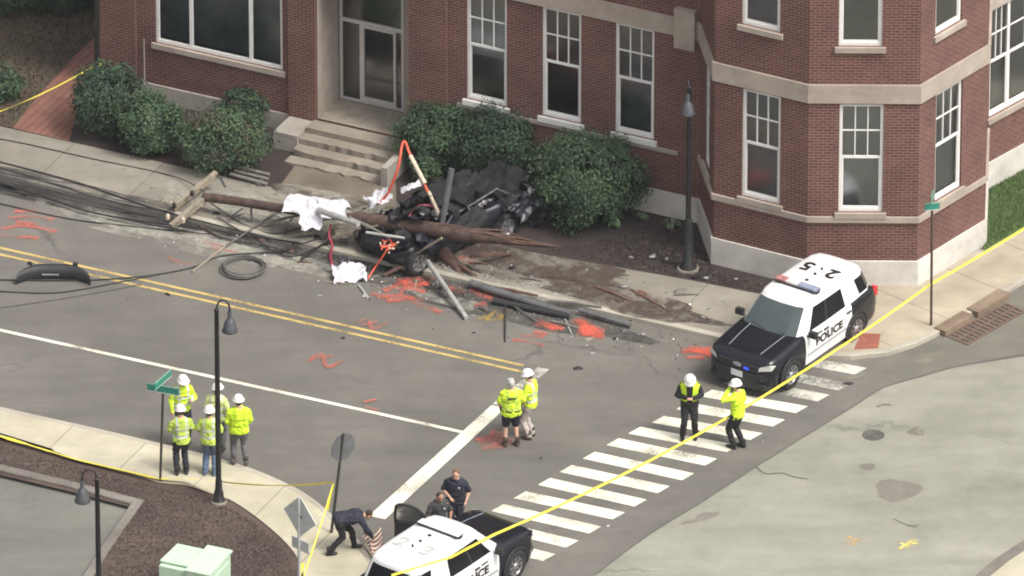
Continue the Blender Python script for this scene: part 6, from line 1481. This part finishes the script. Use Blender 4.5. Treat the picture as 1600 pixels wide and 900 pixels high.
patch((1356, 729), 0.19, 0.15, 5, 'asphalt_patch', M_patch, cross)
for i, (px, r) in enumerate((((1365, 680), 0.26),)):
    c = P(*px, 0.009); t = empty('manhole_cover', tuple(c), 0, 'round iron manhole cover in the pale cross street', 'manhole cover')
    mb = MB(); mb.lathe((0, 0, 0), [(r, 0), (r, 0.006), (r * 0.86, 0.008), (r * 0.84, 0.004), (0.001, 0.005)], 28); mb.build('lid', M_iron, t, world=False)
    mb = MB()
    for k in range(3): mb.lathe((0, 0, 0.0055), [(r * (0.25 + 0.2 * k), 0.0), (r * (0.25 + 0.2 * k), 0.006), (r * (0.32 + 0.2 * k), 0.006), (r * (0.32 + 0.2 * k), 0.0)], 24, caps=False)
    mb.build('lid_pattern', M_iron, t, world=False)
strokes('crack', [[(1180, 728), (1196, 740), (1222, 739), (1240, 745), (1262, 748)]], 0.05, M_tar, cross, 0.0105)
strokes('crack', [[(1370, 636), (1380, 632), (1392, 633)]], 0.05, M_tar, cross, 0.0105)
strokes('crack', [[(1396, 810), (1412, 818), (1432, 824)], [(1420, 822), (1436, 820)]], 0.03, M_tar, cross, 0.0105)
strokes('joint_seam', [[(x, y) for x, y in JOINT[1:-1]]], 0.045, M_tar, road, 0.0085)
strokes('gutter_scuff', [[(1270, 600), (1330, 592), (1420, 568), (1500, 545)]], 0.35, worn_mat('gutter_dust', (0.27, 0.25, 0.20), 0.42, 0.62, 3.0, amax=0.7), road, 0.010)
mb = MB(); mb.face([P(x, y, 0.0035) for x, y in ((1330, 556), (1385, 553), (1430, 540), (1475, 519), (1530, 485), (1620, 430), (1900, 258), (1900, 430), (1620, 548), (1500, 570), (1440, 586), (1380, 604))]); mb.build('gutter_strip', M_apron, road)
# white smears on the street
# tactile plate at the corner ramp
M_tact = mat('red_tactile', (0.27, 0.09, 0.06), 0.85, var=0.2, scale=9, bump=0.3)
mb = MB(); mb.face([P(x, y, KH + 0.006) for x, y in ((1334, 546), (1372, 544), (1376, 522), (1346, 520))]); mb.build('tactile_plate', M_tact, corner_walk)
mb = MB(); mb.face([P(x, y, KH + 0.006) for x, y in ((1040, 522), (1040, 522))] + [P(1041, 523, KH + 0.006)])
# storm drain with its stone inlet
dr = empty('storm_drain', tuple(P(1525, 500)), 0, 'storm drain with brown stone kerb inlet and rusty iron grate at the right kerb', 'storm drain')
M_inlet = ground_mat('inlet_stone', (0.17, 0.125, 0.09), (0.24, 0.18, 0.13), big=1.0, mid=4.0, bump=0.3)
mb = MB(); a, b = P(1470, 522, 0), P(1516, 498, 0)
def inlet(a, b):
    mb = MB(); t = (b - a).normalized(); n_ = Vector((-t.y, t.x, 0)); rot = Matrix((t, n_, Vector((0, 0, 1)))).transposed()
    mb.box((a + b) / 2 + n_ * 0.05 + Vector((0, 0, 0.075)), ((b - a).length, 0.34, 0.17), rot); mb.build('inlet_block', M_inlet, dr)
inlet(P(1471, 525), P(1515, 499)); inlet(P(1522, 495), P(1572, 464))
gp = [(1480, 525), (1512, 538), (1600, 487), (1572, 474)]
mb = MB(); mb.face([P(x, y, 0.006) for x, y in gp]); mb.build('grate_pit', M_tar, dr)
mb = MB(); M_rust = mat('rusty_iron', (0.15, 0.095, 0.075), 0.85, 0.2, var=0.3, scale=9)
q = [P(x, y, 0.016) for x, y in gp]
for k in range(15):
    t = k / 14; mb.bar(q[0].lerp(q[3], t), q[1].lerp(q[2], t), 0.07, 0.02)
for t in (0.0, 0.5, 1.0): mb.bar(q[0].lerp(q[1], t) + Vector((0, 0, 0.004)), q[3].lerp(q[2], t) + Vector((0, 0, 0.004)), 0.05, 0.02)
mb.build('grate', M_rust, dr)

# ---- street lamps
M_lampblk = mat('lamp_black', (0.013, 0.013, 0.014), 0.45, var=0.2)
M_shade = mat('lamp_shade_grey', (0.085, 0.09, 0.10), 0.4, 0.3, var=0.2)
M_bowl = mat('lamp_lens', (0.35, 0.35, 0.33), 0.3, var=0.1)
M_foot = ground_mat('lamp_footing', (0.15, 0.135, 0.115), (0.21, 0.19, 0.16), big=1.0, mid=4.0)
def street_lamp(px, z, h, ang, label, footing=0.0, shroud=False, drop=0.42, reach=0.30, rise=0.28):
    b = P(*px, z); root = empty('street_lamp', tuple(b), ang, label, 'street lamp', 'black gooseneck street lamps')
    mb = MB(); mb.lathe((0, 0, 0), [(0.16, 0), (0.16, 0.05), (0.12, 0.08), (0.11, 0.26), (0.085, 0.32), (0.075, 0.56), (0.065, 0.62), (0.062, h * 0.6), (0.052, h), (0.06, h + 0.01), (0.04, h + 0.05), (0.001, h + 0.06)], 14); mb.build('lamp_post', M_lampblk, root, world=False)
    pts = [(0, 0, h - 0.25), (0.02, 0, h + rise * 0.45), (reach * 0.32, 0, h + rise * 0.92), (reach * 0.7, 0, h + rise * 0.9), (reach * 0.96, 0, h + rise * 0.45), (reach, 0, h - 0.02)]
    mb = MB(); mb.tube(smooth_path(pts, 5), 0.022, 7); mb.build('gooseneck', M_lampblk, root, world=False)
    mb = MB(); zz = h - 0.02; mb.lathe((reach, 0, zz), [(0.035, 0.02), (0.05, -0.06), (0.045, -0.16), (0.085, -0.22), (0.13, -0.30), (0.155, -0.42), (0.185, -0.50), (0.18, -0.52), (0.14, -0.44)], 18, caps=False); sh = mb.build('lamp_shade', M_shade, root, world=False)
    mb = MB(); mb.ell((reach, 0, zz - 0.47), (0.13, 0.13, 0.07), None, 14, 6); mb.build('lens', M_bowl, sh, world=False)
    if footing: mb = MB(); mb.lathe((0, 0, -0.02), [(footing, -0.1), (footing, 0.05), (footing - 0.03, 0.07), (0.1, 0.07)], 24); mb.build('footing', M_foot, root, world=False)
    if shroud: mb = MB(); mb.lathe((0, 0, 0.05), [(0.21, 0), (0.21, 0.03), (0.125, 0.10), (0.115, 1.15), (0.09, 1.25), (0.06, 1.32)], 16); mb.build('base_shroud', M_lampblk, root, world=False)
    return root
street_lamp((342, 784), 0.10, 5.0, R(0), 'black gooseneck lamp post by the five workers, its shade hanging to the right', footing=0.19)
street_lamp((157, 1054), 0.10, 5.0, R(180), 'black gooseneck lamp post at the lower left with its shade hanging to the left', footing=0.24, reach=0.33)
street_lamp((1075, 420), 0.08, 4.85, R(262), 'black lamp post with a thick base between the front windows and the corner bay', footing=0.27, shroud=True)

# ---- signs
M_gsign = mat('green_sign', (0.03, 0.22, 0.16), 0.4, var=0.15)
M_gsign2 = mat('blue_sign', (0.04, 0.14, 0.34), 0.4, var=0.15)
M_sback = mat('sign_back', (0.46, 0.465, 0.47), 0.5, 0.1, var=0.15, scale=3)
M_spost = mat('sign_post_steel', (0.06, 0.058, 0.05), 0.6, 0.3, var=0.3)
M_rpost = mat('sign_post_brown', (0.07, 0.045, 0.03), 0.7, var=0.3)
M_swhite = mat('sign_white', (0.7, 0.72, 0.7), 0.45, var=0.05)
def name_sign(px, z, h, label, a1, a2, w, m_post, lean=0.0):
    b = P(*px, z); root = empty('street_sign', tuple(b), 0, label, 'street sign', 'green street-name signs')
    mb = MB(); mb.tube([(0, 0, -0.1), (lean, 0, h)], 0.03, 8); mb.build('sign_pole', m_post, root, world=False)
    for k, (a, hh) in enumerate(((a1, h + 0.02), (a2, h + 0.27))):
        rot = Matrix.Rotation(a, 3, 'Z'); mb = MB(); mb.box(Vector((lean, 0, hh + 0.1)), (w, 0.02, 0.2), rot); pl = mb.build('sign_plate', M_gsign, root, world=False)
        e = MB()
        for s_ in (-1, 1):
            e.box(Vector((lean, 0, hh + 0.1)) + rot @ Vector((0, s_ * 0.0115, 0.09)), (w - 0.01, 0.002, 0.012), rot); e.box(Vector((lean, 0, hh + 0.1)) + rot @ Vector((0, s_ * 0.0115, -0.09)), (w - 0.01, 0.002, 0.012), rot)
        e.build('border', M_swhite, pl, world=False)
    return root
ns = name_sign((250, 752), 0.10, 2.30, 'green street-name sign on a thin pole at the near pavement edge', R(-20), R(62), 0.78, M_spost, 0.10)
mb = MB(); mb.box((0.22, -0.02, 2.39), (0.2, 0.03, 0.14), Matrix.Rotation(R(-20), 3, 'Z')); mb.build('blue_panel', M_gsign2, ns, world=False)
name_sign((1455, 508), KH, 3.05, 'green street-name sign on a brown pole on the corner pavement behind the police car', R(12), R(80), 0.36, M_rpost, -0.03)
# regulatory sign edge-on to the camera, by the bending officer
b = P(517, 832, KH); root = empty('traffic_sign', tuple(b), 0, 'grey-backed traffic sign on a leaning pole beside the bending officer', 'traffic sign', 'traffic signs seen from behind')
mb = MB(); mb.tube([(0, 0, -0.1), (0.30, 0.06, 2.55)], 0.035, 8); mb.build('sign_pole', M_spost, root, world=False)
mb = MB(); c = Vector((0.29, 0.10, 2.18)); rot = Matrix.Rotation(R(40), 3, 'Z'); n8 = [c + rot @ Vector((0.36 * math.cos(math.pi / 8 + k * math.pi / 4), 0.0, 0.36 * math.sin(math.pi / 8 + k * math.pi / 4))) for k in range(8)]
off = rot @ Vector((0, 0.012, 0)); mb.fan([p - off for p in n8]); mb.fan([p + off for p in n8], 0, True)
for k in range(8): mb.face([n8[k] - off, n8[(k + 1) % 8] - off, n8[(k + 1) % 8] + off, n8[k] + off])
mb.build('sign_plate', mat('sign_back_dull', (0.12, 0.122, 0.125), 0.7, 0.1, var=0.25, scale=3), root, world=False)
# diamond warning sign from behind
b = P(468, 934, KH); root = empty('traffic_sign', tuple(b), R(-45), 'diamond-shaped sign with a small plate below, seen from its grey back', 'traffic sign', 'traffic signs seen from behind')
mb = MB(); mb.box((0, 0, 1.25), (0.05, 0.05, 2.7)); mb.build('sign_pole', M_sback, root, world=False)
def plate(name, pts, y, m, par):
    mb = MB(); f = [Vector((x, y - 0.01, z)) for x, z in pts]; k = [Vector((x, y + 0.01, z)) for x, z in pts]; mb.fan(f); mb.fan(k, 0, True)
    for i in range(len(pts)): mb.face([k[i], k[(i + 1) % len(pts)], f[(i + 1) % len(pts)], f[i]])
    return mb.build(name, m, par, world=False)
zc = 2.10; plate('diamond_plate', [(0.0, zc - 0.53), (0.52, zc), (0.0, zc + 0.53), (-0.52, zc)], 0.04, M_sback, root)
plate('arrow_plate', [(-0.27, 1.22), (0.27, 1.22), (0.27, 1.50), (-0.27, 1.50)], 0.045, M_sback, root)
mb = MB(); mb.box((0, 0.028, zc), (0.14, 0.012, 0.05)); mb.build('bracket', M_spost, root, world=False)
# black post with tape by the far-left bush
b = P(150, 178, 0.08); root = empty('black_post', tuple(b), 0, 'black iron post at the left end of the building wound with yellow tape', 'post')
mb = MB(); mb.tube([(0, 0, -0.1), (0.05, 0, 1.4), (0.07, 0, 5.5)], 0.065, 8); mb.build('post_shaft', M_lampblk, root, world=False)
mb = MB(); mb.lathe((0, 0, 0), [(0.16, 0), (0.16, 0.08), (0.09, 0.2), (0.07, 0.3)], 12); mb.build('post_base', M_lampblk, root, world=False)

# ---- green utility cabinet
M_mint = mat('mint_cabinet', (0.46, 0.60, 0.46), 0.5, var=0.08, scale=2)
M_mintd = mat('mint_recess', (0.10, 0.17, 0.13), 0.6, var=0.1)
c = P(320, 940, 0.1); cab = empty('utility_cabinet', tuple(c), STREET + R(2), 'pale mint-green utility cabinet of two boxes in the mulch bed', 'utility cabinet')
ztop = 1.05
def loc_(px, z): 
    p = P(*px, z); v = Matrix.Rotation(-(STREET + R(2)), 3, 'Z') @ Vector((p.x - c.x, p.y - c.y, 0)); return v.x, v.y
x0, y1 = loc_((278, 856), ztop - 0.05); x1, _ = loc_((323, 866), ztop - 0.05); x2, yb = loc_((367, 862), ztop)
mb = MB(); mb.box(((x0 + x1) / 2, y1 - 0.52, (ztop - 0.08) / 2), (x1 - x0, 1.0, ztop - 0.08)); mb.box(((x1 + x2) / 2 + 0.002, y1 - 0.55, (ztop - 0.01) / 2), (x2 - x1 - 0.004, 1.15, ztop - 0.01)); mb.build('cabinet_body', M_mint, cab, world=False)
mb = MB(); mb.box(((x0 + x1) / 2 - 0.02, y1 - 0.42, ztop - 0.06), (x1 - x0 + 0.03, 0.95, 0.035), Euler((-0.06, 0, 0)).to_matrix()); mb.build('lid', M_mint, cab, world=False)
mb = MB(); mb.box(((x1 + x2) / 2, y1 - 0.52, ztop + 0.012), (x2 - x1 + 0.05, 1.25, 0.04)); mb.build('lid', M_mint, cab, world=False)
mb = MB(); mb.box(((x0 + x1) / 2 - 0.02, y1 - 0.80, ztop - 0.055), (x1 - x0 - 0.12, 0.07, 0.03), Euler((-0.06, 0, 0)).to_matrix()); mb.build('vent', M_mintd, cab, world=False)
mb = MB(); mb.box((x2 + 0.012, y1 - 0.55, 0.5), (0.02, 0.9, 0.75)); mb.build('side_door', M_mint, cab, world=False)
mb = MB(); mb.box(((x0 + x2) / 2, y1 - 0.55, -0.03), (x2 - x0 + 0.25, 1.5, 0.1)); mb.build('base_slab', M_foot, cab, world=False)

# ---- caution tape: twisted yellow ribbons
M_tape = mat('caution_tape', (0.80, 0.66, 0.06), 0.45, var=0.1, scale=6)
def tape(pts, sag, label, w=0.055, twist=0.0, seg=26, tilt=0.5):
    mb = MB(); L = []; Rr = []
    for i in range(len(pts) - 1):
        a, b = P(*pts[i]), P(*pts[i + 1])
        for k in range(seg + (1 if i == len(pts) - 2 else 0)):
            t = k / seg; p = a.lerp(b, t) - Vector((0, 0, sag[i] * 4 * t * (1 - t)))
            d = (b - a).normalized(); s = d.cross(Vector((0, 0, 1)))
            if s.length < 0.05: s = Vector((1, 0, 0))
            s.normalize(); u = s.cross(d).normalized()
            ang = tilt + twist * (t + i) + 0.5 * mn.noise(Vector((t * 3 + i * 5, len(pts), 0)))
            v = (u * math.cos(ang) + s * math.sin(ang)) * w / 2; L.append(p - v); Rr.append(p + v)
    mb.grid([L, Rr], 0); return tag(mb.build('caution_tape', M_tape), label, 'caution tape', 'yellow caution tapes')
tape([(1760, 250, 1.3), (1454, 444, 1.15), (770, 836, 1.42), (706, 870, 1.85), (612, 899, 1.9)], (0.1, 0.45, 0.0, 0.0), 'long yellow tape strung across the crossing from the corner pole to the police car')
tape([(-300, 606, 0.2), (0, 681, 0.18), (120, 718, 0.16), (249, 748, 0.18), (292, 748, 0.25), (342, 752, 0.55)], (0, 0, 0, 0, 0), 'yellow tape lying along the pavement edge to the tall lamp post', w=0.13, tilt=1.2, seg=8)
tape([(342, 752, 0.55), (521, 753, 1.35)], (0.10,), 'level yellow tape from the tall lamp post to the leaning sign pole')
tape([(521, 755, 1.33), (476, 896, 0.75), (470, 930, 0.6)], (0.05, 0), 'yellow tape falling from the leaning sign pole to the diamond sign', w=0.032, tilt=0.9)
tape([(521, 757, 1.3), (516, 775, 1.05), (512, 797, 0.7)], (0, 0), 'short loose tape end hanging at the leaning sign pole', w=0.05, seg=8)
tape([(-200, 270, 1.2), (0, 174, 1.2), (155, 98, 1.3)], (0, 0.08), 'yellow tape stretched across the brick path to the black post', w=0.085, tilt=1.3)
tape([(155, 98, 1.3), (150, 130, 0.78), (144, 163, 0.3)], (0, 0), 'doubled yellow tape end hanging down the black post', w=0.12, seg=8, tilt=0.3)
tape([(474, 880, 0.95), (466, 905, 0.6), (462, 940, 0.2)], (0, 0), 'tape tail knotted on the diamond sign post', w=0.08, seg=8)

# ---- striped cloth held by the bending officer
M_str = bpy.data.materials.new('striped_cloth'); M_str.use_nodes = True
n_, l_, b_ = M_str.node_tree.nodes, M_str.node_tree.links, M_str.node_tree.nodes['Principled BSDF']
uvn = n_.new('ShaderNodeUVMap'); wv = n_.new('ShaderNodeTexWave'); wv.bands_direction = 'Y'; wv.inputs['Scale'].default_value = 2.1; wv.inputs['Distortion'].default_value = 0.6
l_.new(uvn.outputs['UV'], wv.inputs['Vector']); rp_ = n_.new('ShaderNodeValToRGB'); rp_.color_ramp.elements[0].position = 0.46; rp_.color_ramp.elements[1].position = 0.54
rp_.color_ramp.elements[0].color = (0.16, 0.05, 0.045, 1); rp_.color_ramp.elements[1].color = (0.58, 0.50, 0.42, 1)
l_.new(wv.outputs['Fac'], rp_.inputs['Fac']); l_.new(rp_.outputs['Color'], b_.inputs['Base Color']); b_.inputs['Roughness'].default_value = 0.9
mb = MB(); n1_, n2_ = 18, 14
a, b, c, d = P(566, 836, 0.42), P(594, 826, 0.62), P(604, 872, 0.14), P(580, 872, 0.14)
pt = lambda u, v: (a.lerp(b, u)).lerp(d.lerp(c, u), v) + Vector((0.03 * math.sin(9 * u + 2 * v), 0.05 * math.sin(7 * u + 3 * v), 0.05 * math.sin(8 * u + v)))
for i in range(n1_):
    for j in range(n2_):
        u0, u1, v0, v1 = i / n1_, (i + 1) / n1_, j / n2_, (j + 1) / n2_
        mb.face([pt(u0, v0), pt(u0, v1), pt(u1, v1), pt(u1, v0)], 0, [(u0, v0), (u0, v1), (u1, v1), (u1, v0)], True)
tag(mb.build('striped_cloth', M_str), 'red and cream striped cloth held up from the pavement by the bending officer', 'cloth')
tag((lambda m: (m.tube([P(566, 842, 0.40), P(590, 884, 0.10)], 0.02, 7), m)[1])(MB()).build('wooden_staff', M_oldwood), 'pale wooden staff along the edge of the striped cloth', 'staff')

haze_box()
